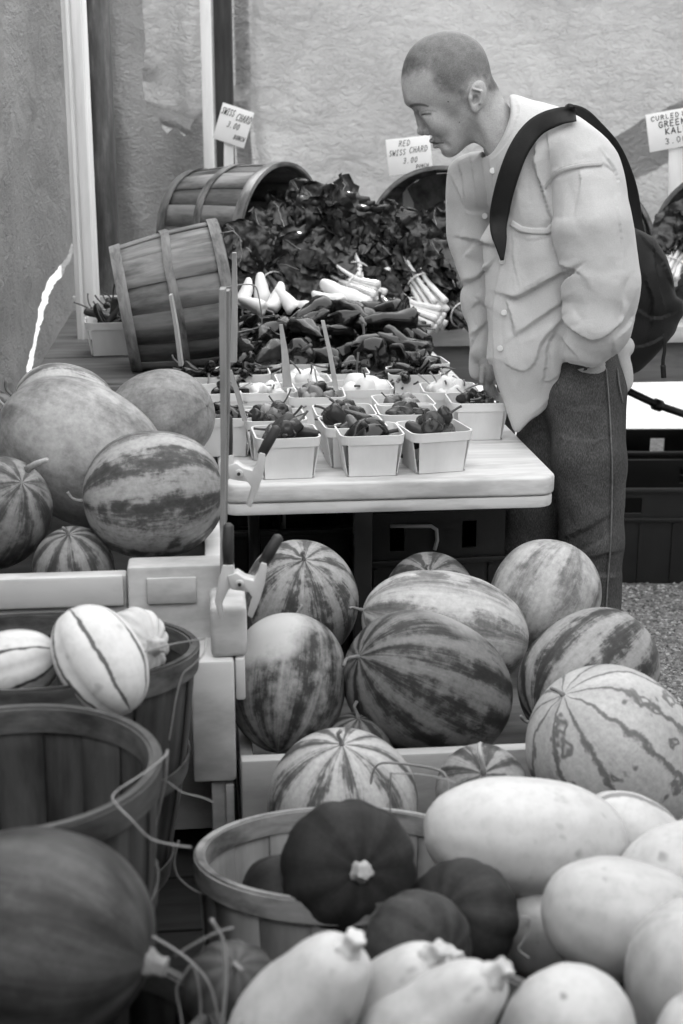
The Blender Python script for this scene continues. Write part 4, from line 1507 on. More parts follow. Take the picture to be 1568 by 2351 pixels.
# striped white squash in the dark basket
fruit('squash', 'white squash with two dark stripes lying deepest in the dark basket', 'squash', (-110, 1434, 125, 1640), 1.56, 195, 8, 1.5, squash_mat('delicata_a', .56, .1, .4, (6, .10, .05)), lobes=8, lamp=.05, seed=22, roll=15, stem='none')
fruit('squash', 'white squash with a dark stripe leaning on the ribbed pumpkin', 'squash', (108, 1395, 350, 1640), 1.54, 305, 22, 1.35, squash_mat('delicata_b', .60, .1, .4, (6, .07, .1)), lobes=8, lamp=.06, seed=23, roll=38, stem='none')
fruit('pumpkin', 'small white ribbed pumpkin in the dark basket', 'pumpkin', (236, 1388, 384, 1575), 1.60, 15, 35, .72, squash_mat('pumpkin_w', .52, .05), lobes=14, lamp=.16, seed=24, stem='squash', lob_pow=.5)

# kabochas
KB = dict(prof=None)
kprof = [(-.80, .02), (-.78, .28), (-.66, .66), (-.35, .93), (.05, 1.0), (.42, .90), (.66, .62), (.73, .3), (.70, .05)]
def kab(label, bbox, h, ang, tilt, seed, g0, g1, roll=0):
    g0, g1 = g0 * .75, g1 * .62
    return fruit('kabocha', label, 'squash', bbox, h, ang, tilt, 1, MM('kab_%d' % seed, g0, g1, 9, .6, .5, 8, .3, .5, .4, 55, None, .5, spec=.1), prof=kprof, lobes=12, lamp=.045, seed=seed, stem='squash', roll=roll)


kab('largest dark kabocha squash with pale corky stem in the light basket', (634, 1842, 965, 2150), 1.36, 60, 60, 31, .028, .06)
kab('dark kabocha with faint ribs leaning against the oval squash', (935, 1968, 1192, 2240), 1.33, 135, 38, 32, .035, .075)
kab('mid grey kabocha in front of the largest dark one', (816, 2056, 1100, 2300), 1.24, 20, 45, 33, .055, .11)
kab('dark kabocha tucked behind the largest one in the light basket', (545, 1968, 760, 2200), 1.38, 180, 20, 34, .03, .06)

# pale oval squash
SQ = [(-1.42, .02), (-1.38, .26), (-1.15, .66), (-.6, .97), (0, 1.03), (.6, .96), (1.12, .68), (1.36, .30), (1.40, .03)]
def oval(label, bbox, h, ang, tilt, seed, g=.5, prof=SQ, lobes=11, lamp=.022, stem='none', spots=.12, streak=None, bend=0.0, roll=0, namp=.02, ratio=1.0):
    prof = [(z * ratio, r) for z, r in prof]
    return fruit('squash', label, 'squash', bbox, h, ang, tilt, 1, squash_mat('pale_%d' % seed, g, spots, .36, streak), prof=prof, lobes=lobes, lamp=lamp, seed=seed, stem=stem, bend=bend, roll=roll, namp=namp)


oval('long smooth pale squash lying behind the kabocha with pale stem', (975, 1780, 1440, 2062), 1.46, 172, 8, 41, 0.52, roll=40, ratio=1.3)
oval('pale squash with a dark mottled band touching the long smooth one', (1330, 1812, 1580, 2040), 1.52, 150, 0, 42, 0.50, spots=.4, streak=(3, .12, .2))
oval('pale squash half out of the picture above the broad oval one'.replace('half out of the picture ', 'resting '), (1420, 1868, 1760, 2160), 1.40, 20, 10, 43, 0.50)
oval('broad grey-white oval squash in the heap beside the wire hook', (1240, 1965, 1640, 2262), 1.30, 160, 12, 44, 0.44, roll=20, ratio=1.1)
oval('pale ribbed squash lying on the broad oval one', (1412, 2080, 1780, 2440), 1.18, 100, 15, 45, 0.43, lobes=14, lamp=.05)
oval('pale squash showing between the dark kabocha and the broad oval one', (1130, 2055, 1330, 2230), 1.42, 90, 10, 46, 0.46)
# pale squash with dry stems
BQ = [(-1.5, .02), (-1.45, .4), (-1.2, .78), (-.7, 1.02), (-.1, 1.0), (.5, .84), (1.0, .68), (1.3, .5), (1.42, .26), (1.40, .03)]
oval('tapered pale squash with broad dry stem lying before the kabochas', (535, 2110, 832, 2560), 1.05, 62, 12, 47, 0.46, prof=BQ, stem='squash', roll=10, ratio=1.2)
oval('pale squash with dry stem in the middle of the front heap', (770, 2122, 1010, 2520), 1.07, 62, 18, 48, 0.47, prof=BQ, stem='squash', ratio=1.25)
oval('lumpy pale squash with ragged stem before the mid grey kabocha', (850, 2166, 1138, 2560), 1.02, 52, 14, 49, 0.46, prof=BQ, lobes=6, lamp=.07, stem='squash', namp=.04, ratio=1.15)
oval('blunt pale squash with speckled skin at the front of the heap', (1135, 2200, 1455, 2620), 1.04, 80, 14, 50, 0.47, spots=.3)
oval('pale squash at the edge of the front heap under the ribbed one', (1478, 2292, 1760, 2560), 1.02, 100, 10, 51, 0.44)
# ================================================================== chard
M_LEAF = plain('chard_leaf', .024, .28, .6, 9, .6, 14, .5, .6)
M_RIB = plain('chard_rib', .30, .5, .3, 30, 0, 60, .4, .3)
M_STALK = plain('chard_stalk', .68, .42, .12, 30, .05, 80, .4, .12)
M_STALKD = plain('chard_stalk_dark', .10, .42, .3, 30, .05, 80, .4, .2)
M_TWINE = plain('twine', .6, .8, .2, 60)


def leaf_mesh(seed):
    rs = np.random.RandomState(seed)
    nu, nv = 17, 21
    V = []
    L, W = 1.0, .42
    for j in range(nv):
        t = j / (nv - 1)
        w = W * (math.sin(math.pi * min(1, t * .93 + .05)) ** .6) * (1.05 - .25 * t)
        for i in range(nu):
            s = (i / (nu - 1) - .5) * 2
            x = w * s
            crk = .035 * math.sin(t * 23 + s * 4 + seed) * abs(s) + .045 * math.sin(t * 41 + seed * 2 + (3 if s > 0 else 0)) * s * s
            z = .09 * abs(s) ** 1.3 + crk - .30 * t * t * (.3 + .7 * rs.rand() * 0 + .35 * (seed % 3) / 2)
            V.append((x, t * L, z))
    V = np.array(V)
    V[:, 2] += .06 * fbm(V * 6 + seed * 9, 2) + .05 * np.abs(fbm(V * 13 + seed, 2))
    V[:, 0] += .02 * fbm(V * 6 + seed * 4, 2)
    Fc = [(j * nu + i, j * nu + i + 1, (j + 1) * nu + i + 1, (j + 1) * nu + i) for j in range(nv - 1) for i in range(nu - 1)]
    mid = [tuple(V[j * nu + nu // 2] + np.array((0, 0, .004))) for j in range(nv - 1)]
    rib = MB().tube(mid, [.018 * (1 - .8 * k / nv) for k in range(len(mid))], 5).mesh('rib', True)
    return mesh_np('leaf', V, Fc), rib


LEAVES = [leaf_mesh(s) for s in range(7)]


def bunch(label, cut, tie, tip, n=11, seed=1, spread=.5, stalk=M_STALK, leaf_len=.3, stalks=12, srad=.0085, group=None):
    """cut end, tie point and leaf end in world space"""
    rnd = random.Random(seed)
    cut, tie, tip = Vector(cut), Vector(tie), Vector(tip)
    t = thing('chard_bunch', label, 'chard', T(tie))
    d = (tip - tie).normalized()
    A = axes(tie - cut, (0, 0, 1))
    Ls = (tie - cut).length
    # stalks
    for k in range(stalks):
        a = k * 2.399
        rr = .030 * math.sqrt((k + .5) / stalks)
        off = A @ Vector((rr * math.cos(a), rr * math.sin(a), 0))
        off0 = off * 1.35 + A @ Vector((0, 0, rnd.uniform(-.012, .012)))
        out = tie + off * 1.6 + d * rnd.uniform(.06, .12)
        pts = [cut + off0 - tie, (cut + tie) / 2 + off * 1.1 - tie, off, out - tie]
        obj('stalk', MB().tube(smooth_path([tuple(p) for p in pts], 3), [srad * 1.15, srad * 1.1, srad, srad, srad, srad * .9, srad * .9, srad * .8, srad * .7, srad * .5], 6).mesh('stalk', True), stalk, t)
    # tie
    ring = [A @ Vector((.036 * math.cos(a), .036 * math.sin(a), 0)) for a in np.linspace(0, 2 * math.pi, 20)]
    obj('twine', MB().tube(ring, .0025, 6).mesh('twine', True), M_TWINE, t)
    for k in range(n):
        a = k * 2.399 + rnd.uniform(-.4, .4)
        q = spread * math.sqrt((k + .6) / n)
        B = axes(d, (0, 0, 1))
        dd = (B @ Vector((math.cos(a) * q, math.sin(a) * q, 1))).normalized()
        lm, rm = LEAVES[rnd.randrange(len(LEAVES))]
        s = leaf_len * rnd.uniform(.8, 1.15)
        # leaf local y -> dd, local z faces outwards/up
        out = (B @ Vector((math.cos(a), math.sin(a), .1))) + Vector((0, 0, .35)) - FH * .3
        y = dd
        z = (out - y * out.dot(y)).normalized()
        x = y.cross(z)
        M = Matrix.Identity(4)
        for i in range(3):
            M[i][0], M[i][1], M[i][2] = x[i] * s, y[i] * s, z[i] * s
        lo = obj('leaf', lm, M_LEAF, t, T(dd * rnd.uniform(.015, .085)) @ M)
        obj('rib', rm, M_RIB if stalk is M_STALK else M_STALKD, lo)
    return t


def pt_(u, v, h):
    return at(u, v, h)


bunch('swiss chard bunch standing with white stalks tied below its big leaves', pt_(815, 652, 4.06), pt_(819, 622, 4.10), pt_(735, 480, 4.20), 20, 1, .50, leaf_len=.19, stalks=10)
bunch('swiss chard bunch with cut white stalks behind the wax peppers', pt_(868, 682, 3.98), pt_(812, 660, 4.03), pt_(680, 600, 4.10), 18, 2, .75, leaf_len=.19, stalks=14)
bunch('short swiss chard bunch whose cut stalks face the man', pt_(897, 640, 4.1), pt_(868, 640, 4.14), pt_(790, 520, 4.24), 16, 9, .6, leaf_len=.18, stalks=10)
bunch('swiss chard bunch leaning with the longest pale stalks', pt_(1006, 716, 4.02), pt_(960, 650, 4.10), pt_(865, 500, 4.24), 20, 3, .42, leaf_len=.19, stalks=10)
bunch('swiss chard bunch lying flat with stalks over the table edge', pt_(1010, 738, 3.98), pt_(939, 711, 4.04), pt_(850, 650, 4.14), 12, 4, .6, leaf_len=.17, stalks=16)
bunch('red chard bunch with dark tied stalks beside the sleeve', pt_(1085, 738, 4.0), pt_(1060, 722, 4.05), pt_(975, 640, 4.2), 18, 14, .8, M_STALKD, leaf_len=.18)
bunch('red chard bunch deep in the dark basket behind the man', pt_(1010, 660, 4.2), pt_(1000, 630, 4.24), pt_(985, 540, 4.34), 20, 5, .8, M_STALKD, leaf_len=.17)
bunch('leafy chard bunch filling the mouth of the lying basket', pt_(700, 660, 4.05), pt_(690, 630, 4.10), pt_(660, 580, 4.2), 20, 6, .9, M_STALKD, leaf_len=.18)
bunch('chard bunch whose leaves droop beside the tipped basket', pt_(640, 668, 4.0), pt_(625, 650, 4.04), pt_(575, 590, 4.10), 20, 7, .85, M_STALKD, leaf_len=.16)
bunch('chard bunch whose top leaves reach above the lying basket rim', pt_(760, 600, 4.16), pt_(745, 575, 4.18), pt_(705, 490, 4.24), 14, 8, .55, M_STALKD, leaf_len=.16)
bunch('kale bunch spilling from the basket behind the backpack', pt_(1530, 640, 4.25), pt_(1545, 610, 4.28), pt_(1590, 540, 4.34), 16, 10, .9, M_STALK, leaf_len=.15)
bunch('chard bunch hidden behind the shoulder bag strap', pt_(1300, 640, 4.3), pt_(1310, 610, 4.34), pt_(1330, 540, 4.40), 14, 12, .9, M_STALKD, leaf_len=.16)

# ================================================================== price signs, hand lettered
GL = {
    'S': [[(.85, .85), (.6, 1), (.25, .92), (.2, .68), (.5, .53), (.8, .36), (.72, .08), (.35, 0), (.1, .15)]],
    'W': [[(0, 1), (.22, 0), (.5, .7), (.75, 0), (1.05, 1)]],
    'I': [[(.5, 1), (.45, 0)], [(.2, 1), (.8, 1)], [(.15, 0), (.75, 0)]],
    'C': [[(.9, .85), (.6, 1), (.25, .85), (.1, .5), (.2, .12), (.5, 0), (.85, .15)]],
    'H': [[(.15, 1), (.1, 0)], [(.85, 1), (.8, 0)], [(.1, .5), (.85, .52)]],
    'A': [[(0, 0), (.5, 1), (.9, 0)], [(.2, .35), (.75, .35)]],
    'R': [[(.12, 0), (.15, 1), (.6, .98), (.82, .78), (.6, .55), (.15, .5)], [(.45, .52), (.9, 0)]],
    'D': [[(.12, 0), (.15, 1), (.55, .95), (.88, .6), (.75, .2), (.4, .02), (.12, 0)]],
    'E': [[(.85, 1), (.15, 1), (.1, 0), (.8, 0)], [(.12, .52), (.7, .52)]],
    'B': [[(.12, 0), (.15, 1), (.6, .95), (.72, .75), (.5, .53), (.15, .52)], [(.5, .53), (.85, .3), (.6, .02), (.12, 0)]],
    'U': [[(.1, 1), (.12, .25), (.4, 0), (.75, .2), (.85, 1)]],
    'N': [[(.1, 0), (.15, 1), (.75, 0), (.85, 1)]],
    'L': [[(.2, 1), (.15, 0), (.8, 0)]],
    'F': [[(.85, 1), (.15, 1), (.12, 0)], [(.15, .52), (.7, .52)]],
    'G': [[(.88, .82), (.55, 1), (.2, .85), (.08, .45), (.25, .08), (.6, 0), (.88, .2), (.88, .45), (.55, .45)]],
    'K': [[(.15, 1), (.12, 0)], [(.85, 1), (.15, .45), (.85, 0)]],
    '3': [[(.15, .9), (.5, 1), (.8, .82), (.7, .6), (.4, .52), (.78, .4), (.8, .15), (.45, 0), (.1, .12)]],
    '0': [[(.45, 1), (.15, .75), (.12, .3), (.4, 0), (.75, .2), (.82, .65), (.6, .98), (.45, 1)]],
    '.': [[(.35, .02), (.45, .08)]],
}
M_CARD = plain('sign_card', .80, .35, .05, 10, 0, 60, .5, .03)
M_INK = plain('ink', .035, .6, .3, 30, 0, 60, .3, .1)


def letters(lines, W, Hh, slant=.2):
    """lines: (text, x0, y0, height, width per letter, pen) in fractions of the card"""
    mb = MB()
    for (txt, x0, y0, hh, ww, pen) in lines:
        for k, ch in enumerate(txt):
            if ch == ' ':
                continue
            jit = .03 * math.sin(k * 12.9 + len(txt))
            for st in GL[ch]:
                pts = [((x0 + (k + (p[0] * .78)) * ww + slant * p[1] * hh * Hh / W) * W, (y0 + (p[1] + jit) * hh) * Hh) for p in st]
                for (a, b_) in zip(pts[:-1], pts[1:]):
                    dx, dy = b_[0] - a[0], b_[1] - a[1]
                    L = math.hypot(dx, dy) or 1
                    nx, ny = -dy / L * pen / 2, dx / L * pen / 2
                    ex, ey = dx / L * pen * .3, dy / L * pen * .3
                    mb.add([(a[0] + nx - ex, 0, a[1] + ny - ey), (a[0] - nx - ex, 0, a[1] - ny - ey), (b_[0] - nx + ex, 0, b_[1] - ny + ey), (b_[0] + nx + ex, 0, b_[1] + ny + ey)], [(0, 1, 2, 3)])
    return mb


def sign(label, quad, h, lines, stake=None, slant=.2):
    """quad: top-left, top-right, bottom-right, bottom-left pixels"""
    P = [at(u, v, h) for u, v in quad]
    o_ = P[3]
    x = ((P[2] - P[3]) + (P[1] - P[0])) / 2
    z = ((P[0] - P[3]) + (P[1] - P[2])) / 2
    W, Hh = x.length, z.length
    x.normalize()
    z = (z - x * z.dot(x)).normalized()
    y = z.cross(x)
    M = Matrix.Identity(4)
    for i in range(3):
        M[i][0], M[i][1], M[i][2], M[i][3] = x[i], y[i], z[i], o_[i]
    t = thing('price_sign', label, 'sign', M)
    cd = obj('card', MB().box((0, 0, 0), (W, .003, Hh)).mesh('card', bevel=.001), M_CARD, t)
    mb = letters([q[:5] + (q[5] * .62,) for q in lines], W, Hh, slant)
    mb.V = [(p[0], -.0012, p[2]) for p in mb.V]
    obj('lettering', mb.mesh('lettering'), M_INK, t)
    if stake:
        u0, u1, v0, v1 = stake
        mb = MB()
        a, b_ = at(u0, v0, h + .012), at(u1, v0, h + .012)
        c_, d_ = at(u0, v1, h + .012), at(u1, v1, h + .012)
        w = .010
        mb.add([a, b_, d_, c_] + [q + FH * w for q in (a, b_, d_, c_)], [(0, 1, 2, 3), (7, 6, 5, 4), (0, 4, 5, 1), (1, 5, 6, 2), (2, 6, 7, 3), (3, 7, 4, 0)])
        wpart('stake', mb, M_WPOST, t)
    return t


sign('hand lettered white card reading swiss chard beside the slim post', [(487, 231), (562, 255), (557, 341), (488, 317)], 4.95,
     [('SWISS', .03, .72, .18, .082, .0035), ('CHARD', .51, .66, .2, .095, .0035), ('3.00', .30, .42, .16, .10, .0035), ('BUNCH', .60, .16, .12, .07, .003)], (514, 536, 320, 440))
sign('hand lettered white card reading red swiss chard by the chin', [(876, 325), (980, 311), (992, 395), (893, 404)], 4.75,
     [('RED', .28, .78, .15, .09, .003), ('SWISS', .04, .54, .15, .078, .003), ('CHARD', .50, .57, .16, .085, .003), ('3.00', .34, .30, .15, .085, .003), ('BUNCH', .62, .14, .09, .06, .0025)], (925, 950, 395, 500), .25)
sign('printed white card reading curled leaf green kale above the kale basket', [(1479, 268), (1612, 240), (1622, 330), (1492, 350)], 4.75,
     [('CURLED', .08, .80, .115, .085, .0038), ('LEAF', .62, .82, .115, .085, .0038), ('GREEN', .20, .60, .15, .098, .0050), ('KALE', .30, .40, .15, .105, .0050), ('3.00', .28, .14, .15, .10, .0035), ('BUNCH', .62, .02, .11, .07, .003)], (1536, 1568, 340, 470), .0)

# ================================================================== price sticks (cards on stakes, seen edge on) and clamps
M_STICK = wood('stick_wood', .34, .7, (20, 20, 2), .3, .15, .4, .2)
M_STICKG = plain('stick_grey', .18, .5, .3, 10)


def stick(label, top, bot, h0, h1, w0, w1, mat=None, depth=.02):
    """thin upright slat from top pixel to bottom pixel"""
    a, b_ = at(top[0], top[1], h0), at(bot[0], bot[1], h1)
    t = thing('price_stick', label, 'price stick', T(b_))
    mb = MB()
    sa, sb = w0 * h0 / F / 2, w1 * h1 / F / 2
    V = []
    for (p, s, e) in ((b_, sb, 0), ((a * .55 + b_ * .45), (sa + sb) / 2, .006), (a, sa, 0)):
        q = p + RT * e * .3
        V += [q - RT * s - FH * depth / 2, q + RT * s - FH * depth / 2, q + RT * s + FH * depth / 2, q - RT * s + FH * depth / 2]
    Fc = [(3, 2, 1, 0), (8, 9, 10, 11)]
    for k in (0, 4):
        for i in range(4):
            j = (i + 1) % 4
            Fc.append((k + i, k + j, k + 4 + j, k + 4 + i))
    mb.add(V, Fc)
    wpart('slat', mb, mat or M_STICK, t)
    return t


stick('tallest grey price slat clamped to the corner of the tall bin', (511, 662), (510, 1425), 1.97, 1.96, 13, 8, M_STICKG, .03)
stick('second grey slat standing right behind the clamped one', (523, 666), (517, 1200), 2.02, 2.06, 9, 6, M_STICKG, .03)
stick('pale pointed slat rising beside the tipped basket', (538, 580), (536, 830), 2.60, 2.62, 9, 15, M_STICK, .02)
stick('thin pale slat leaning before the tipped basket', (392, 676), (416, 838), 3.05, 3.05, 6, 9, M_STICK, .03)
stick('pale broken slat standing among the big dark peppers', (645, 745), (660, 888), 2.96, 2.92, 8, 22, M_STICK, .006)
stick('brown slat leaning among the big dark peppers', (741, 736), (772, 895), 2.98, 2.92, 8, 12, M_STICK, .012)
stick('dull slat leaning behind the upright clamped slats', (527, 850), (562, 965), 2.55, 2.52, 10, 11, M_STICKG, .012)

M_CLAMP = plain('clamp_steel', .5, .35, .1, 20, .03, 80, .6, .05)
M_GRIP = plain('clamp_grip', .022, .5, .2, 20)


def clamp(label, pu, pv, h, k=1.0, flip=1):
    P0 = at(pu, pv, h)
    q = k * h / F
    fn = lambda x, y, t: P0 + RT * (x * q * flip) - Vector((0, 0, y * q)) + FH * t
    t = thing('spring_clamp', label, 'clamp', T(P0))
    a1 = [(-28, -20), (-5, -28), (14, -14), (36, -8), (44, -20), (54, -54), (68, -50), (62, 0), (50, 40), (30, 88), (18, 80), (32, 34), (22, 20), (-20, 14)]
    a2 = [(-38, -46), (-14, -46), (-8, 6), (-26, 16), (-44, 56), (-40, 92), (-50, 94), (-60, 46), (-50, -8)]
    wpart('jaw', MB().prism(a1, fn, -.012, .012), M_CLAMP, t, bevel=.0016)
    wpart('jaw', MB().prism(a2, fn, -.009, .009), M_CLAMP, t, bevel=.0016)
    wpart('grip', MB().tube([fn(58, -46, 0), fn(72, -72, 0), fn(96, -112, 0), fn(99, -117, 0)], [.0075, .0085, .0075, .003], 12), M_GRIP, t, smooth=True)
    wpart('grip', MB().tube([fn(-26, -40, 0), fn(-26, -80, 0), fn(-24, -140, 0), fn(-24, -147, 0)], [.0075, .0085, .0075, .003], 12), M_GRIP, t, smooth=True)
    wpart('pivot', MB().tube([fn(2, -2, -.016), fn(2, -2, .016)], 10 * q, 16), M_CLAMP, t, smooth=False, bevel=.001)
    wpart('pivot_pin', MB().tube([fn(2, -2, -.018), fn(2, -2, .018)], 4.5 * q, 12), M_GRIP, t)
    return t


clamp('steel spring clamp with black grips on the low corner cap', 550, 1335, 1.86)
clamp('steel spring clamp with black grips against the table edge', 548, 1084, 2.14, .95)
# ================================================================== the man (volumes in measuring-frame units, turned into metres by at_np)
HM, PPM = 2.86, 1165.0


class Vol:
    def __init__(self, lo, hi, step):
        self.lo, self.step = np.array(lo, float), step
        n = [int((hi[i] - lo[i]) / step) + 1 for i in range(3)]
        ax = [lo[i] + step * np.arange(n[i], dtype=np.float32) for i in range(3)]
        self.u = ax[0][:, None, None].astype(np.float32)
        self.v = ax[1][None, :, None].astype(np.float32)
        self.c = ax[2][None, None, :].astype(np.float32)
        self.n = n
        self.d = np.full(n, 1e3, np.float32)

    def ell(self, p, r, ang=0.0, yaw=0.0):
        x, y, z = self.u - p[0], self.v - p[1], self.c - p[2]
        if ang:
            ca, sa = math.cos(R(ang)), math.sin(R(ang))
            x, y = x * ca + y * sa, -x * sa + y * ca
        if yaw:
            ca, sa = math.cos(R(yaw)), math.sin(R(yaw))
            x, z = x * ca + z * sa, -x * sa + z * ca
        k0 = np.sqrt((x / r[0]) ** 2 + (y / r[1]) ** 2 + (z / r[2]) ** 2)
        k1 = np.sqrt((x / r[0] ** 2) ** 2 + (y / r[1] ** 2) ** 2 + (z / r[2] ** 2) ** 2) + 1e-9
        return k0 * (k0 - 1) / k1

    def cone(self, a, b, ra, rb, zs=1.0):
        """round cone; zs squashes depth"""
        ba = np.array([b[0] - a[0], b[1] - a[1], (b[2] - a[2]) / zs])
        x, y, z = self.u - a[0], self.v - a[1], (self.c - a[2]) / zs
        t = np.clip((x * ba[0] + y * ba[1] + z * ba[2]) / (ba @ ba), 0, 1)
        return np.sqrt((x - t * ba[0]) ** 2 + (y - t * ba[1]) ** 2 + (z - t * ba[2]) ** 2) - (ra + t * (rb - ra))

    def add(self, s, k=10.0):
        h = np.clip(.5 + .5 * (self.d - s) / k, 0, 1)
        self.d = (self.d * (1 - h) + s * h - k * h * (1 - h)).astype(np.float32)

    def cut(self, s, k=6.0):
        a, b_ = self.d, -s
        h = np.clip(.5 + .5 * (a - b_) / k, 0, 1)
        self.d = (a * h + b_ * (1 - h) + k * h * (1 - h)).astype(np.float32)

    def clip_poly(self, poly, k=10.0, grow=0.0, rounds=0):
        for _ in range(rounds):
            q = []
            for i in range(len(poly)):
                a, b_ = poly[i], poly[(i + 1) % len(poly)]
                q += [(a[0] * .75 + b_[0] * .25, a[1] * .75 + b_[1] * .25), (a[0] * .25 + b_[0] * .75, a[1] * .25 + b_[1] * .75)]
            poly = q
        s = poly_sd(np.repeat(self.u[:, :, 0], self.n[1], 1).ravel(), np.repeat(self.v[:, :, 0], self.n[0], 0).ravel(), poly).reshape(self.n[0], self.n[1], 1) - grow
        a, b_ = self.d, s
        h = np.clip(.5 + .5 * (a - b_) / k, 0, 1)
        self.d = (a * h + b_ * (1 - h) + k * h * (1 - h)).astype(np.float32)

    def front(self, u, v):
        """depth of the first surface met at pixel (u,v)"""
        i = int(np.clip(round((u - self.lo[0]) / self.step), 0, self.n[0] - 1))
        j = int(np.clip(round((v - self.lo[1]) / self.step), 0, self.n[1] - 1))
        col_ = self.d[i, j]
        k = np.argmax(col_ < 0)
        if not (col_ < 0).any():
            return None
        if k == 0:
            return self.lo[2]
        a, b_ = col_[k - 1], col_[k]
        return self.lo[2] + self.step * (k - 1 + a / (a - b_))

    def mesh(self):
        d, n = self.d, self.n
        ins = d < 0
        c8 = [ins[x:n[0] - 1 + x, y:n[1] - 1 + y, z:n[2] - 1 + z] for x in (0, 1) for y in (0, 1) for z in (0, 1)]
        cnt = sum(a.astype(np.int8) for a in c8)
        act = (cnt > 0) & (cnt < 8)
        idx = -np.ones(act.shape, np.int64)
        I = np.argwhere(act)
        idx[act] = np.arange(len(I))
        acc = np.zeros((len(I), 3))
        num = np.zeros(len(I))
        corners = [(x, y, z) for x in (0, 1) for y in (0, 1) for z in (0, 1)]
        val = {q: d[I[:, 0] + q[0], I[:, 1] + q[1], I[:, 2] + q[2]] for q in corners}
        for a in corners:
            for ax in range(3):
                if a[ax] == 0:
                    b_ = list(a)
                    b_[ax] = 1
                    b_ = tuple(b_)
                    va, vb = val[a], val[b_]
                    m_ = (va < 0) != (vb < 0)
                    t = np.where(m_, va / np.where(m_, va - vb, 1), 0)
                    for k in range(3):
                        acc[:, k] += np.where(m_, a[k] + (t if k == ax else 0), 0)
                    num += m_
        V = self.lo[None] + self.step * (I + acc / num[:, None])
        Fc = []
        for ax in range(3):
            o1, o2 = [(1, 2), (2, 0), (0, 1)][ax]
            sl0 = [slice(None)] * 3
            sl1 = [slice(None)] * 3
            sl0[ax], sl1[ax] = slice(0, -1), slice(1, None)
            A, B = ins[tuple(sl0)], ins[tuple(sl1)]
            E = np.argwhere(A != B)
            ok = (E[:, o1] > 0) & (E[:, o2] > 0) & (E[:, o1] < n[o1] - 1) & (E[:, o2] < n[o2] - 1)
            E = E[ok]
            flip = A[E[:, 0], E[:, 1], E[:, 2]]
            def cell(d1, d2):
                q = E.copy()
                q[:, o1] -= d1
                q[:, o2] -= d2
                return idx[q[:, 0], q[:, 1], q[:, 2]]
            q = np.stack([cell(1, 1), cell(0, 1), cell(0, 0), cell(1, 0)], 1)
            # u right, v down, c away is right handed: outward faces
            q[~flip] = q[~flip][:, ::-1]
            Fc.append(q)
        Fc = np.concatenate(Fc)
        Fc = Fc[(Fc >= 0).all(1)]
        return V, Fc


def poly_sd(px, py, poly):
    P = np.array(poly, float)
    n = len(P)
    d = np.full(px.shape, 1e9)
    ins = np.zeros(px.shape, bool)
    for i in range(n):
        a, b_ = P[i], P[(i + 1) % n]
        e = b_ - a
        wx, wy = px - a[0], py - a[1]
        t = np.clip((wx * e[0] + wy * e[1]) / (e @ e), 0, 1)
        d = np.minimum(d, (wx - t * e[0]) ** 2 + (wy - t * e[1]) ** 2)
        c = ((a[1] > py) != (b_[1] > py)) & (px < (b_[0] - a[0]) * (py - a[1]) / (b_[1] - a[1] + 1e-12) + a[0])
        ins ^= c
    return np.sqrt(d) * np.where(ins, -1, 1)


def seg_dist(V2, path):
    P = np.array(path, float)
    d = np.full(len(V2), 1e9)
    for a, b_ in zip(P[:-1], P[1:]):
        e = b_ - a
        w = V2 - a
        t = np.clip((w @ e) / (e @ e), 0, 1)
        d = np.minimum(d, np.hypot(w[:, 0] - t * e[0], w[:, 1] - t * e[1]))
    return d


def vnormals(V, Fc):
    a = np.cross(V[Fc[:, 2]] - V[Fc[:, 0]], V[Fc[:, 3]] - V[Fc[:, 1]])
    Nn = np.zeros_like(V)
    for k in range(4):
        np.add.at(Nn, Fc[:, k], a)
    return Nn / (np.linalg.norm(Nn, axis=1, keepdims=True) + 1e-9)


def relax(V, Fc, n=2, k=.5):
    for _ in range(n):
        S = np.zeros_like(V)
        C = np.zeros(len(V))
        for a, b_ in ((0, 1), (1, 2), (2, 3), (3, 0)):
            np.add.at(S, Fc[:, a], V[Fc[:, b_]])
            np.add.at(S, Fc[:, b_], V[Fc[:, a]])
            np.add.at(C, Fc[:, a], 1)
            np.add.at(C, Fc[:, b_], 1)
        V = V * (1 - k) + k * S / np.maximum(C, 1)[:, None]
    return V


def creases(V, Fc, folds, front_only=True):
    """folds: (path, amplitude, width); cloth raised on one side of the line (above a left-to-right path) and tucked under on the other.
    a fourth entry 'r' makes a plain ridge (or groove when negative)"""
    Nn = vnormals(V, Fc)
    disp = np.zeros(len(V))
    for f in folds:
        path, amp, wid = f[:3]
        sp = smooth_path(path, 5)
        best = np.full(len(V), 1e9)
        sgn = np.ones(len(V))
        par = np.zeros(len(V))
        L = len(sp) - 1
        for i, (a, b_) in enumerate(zip(sp[:-1], sp[1:])):
            e = b_ - a
            w = V[:, :2] - a
            t = np.clip((w @ e) / (e @ e + 1e-9), 0, 1)
            d = np.hypot(w[:, 0] - t * e[0], w[:, 1] - t * e[1])
            m_ = d < best
            best = np.where(m_, d, best)
            sgn = np.where(m_, np.where(e[0] * w[:, 1] - e[1] * w[:, 0] < 0, 1, -1), sgn)
            par = np.where(m_, (i + t) / L, par)
        tap = np.sqrt(np.clip(np.sin(math.pi * np.clip(par, .02, .98)), 0, 1))
        if len(f) > 3:
            disp += amp * tap * np.exp(-(best / wid) ** 1.4)
        else:
            disp += amp * tap * np.where(sgn > 0, np.exp(-(best / (wid * 2.4)) ** 1.3), -.8 * np.exp(-(best / (wid * 1.3)) ** 1.2)) * 1.15
    if front_only:
        disp *= np.clip(-Nn[:, 2] * 3 + .6, 0, 1)
    return V + Nn * disp[:, None]


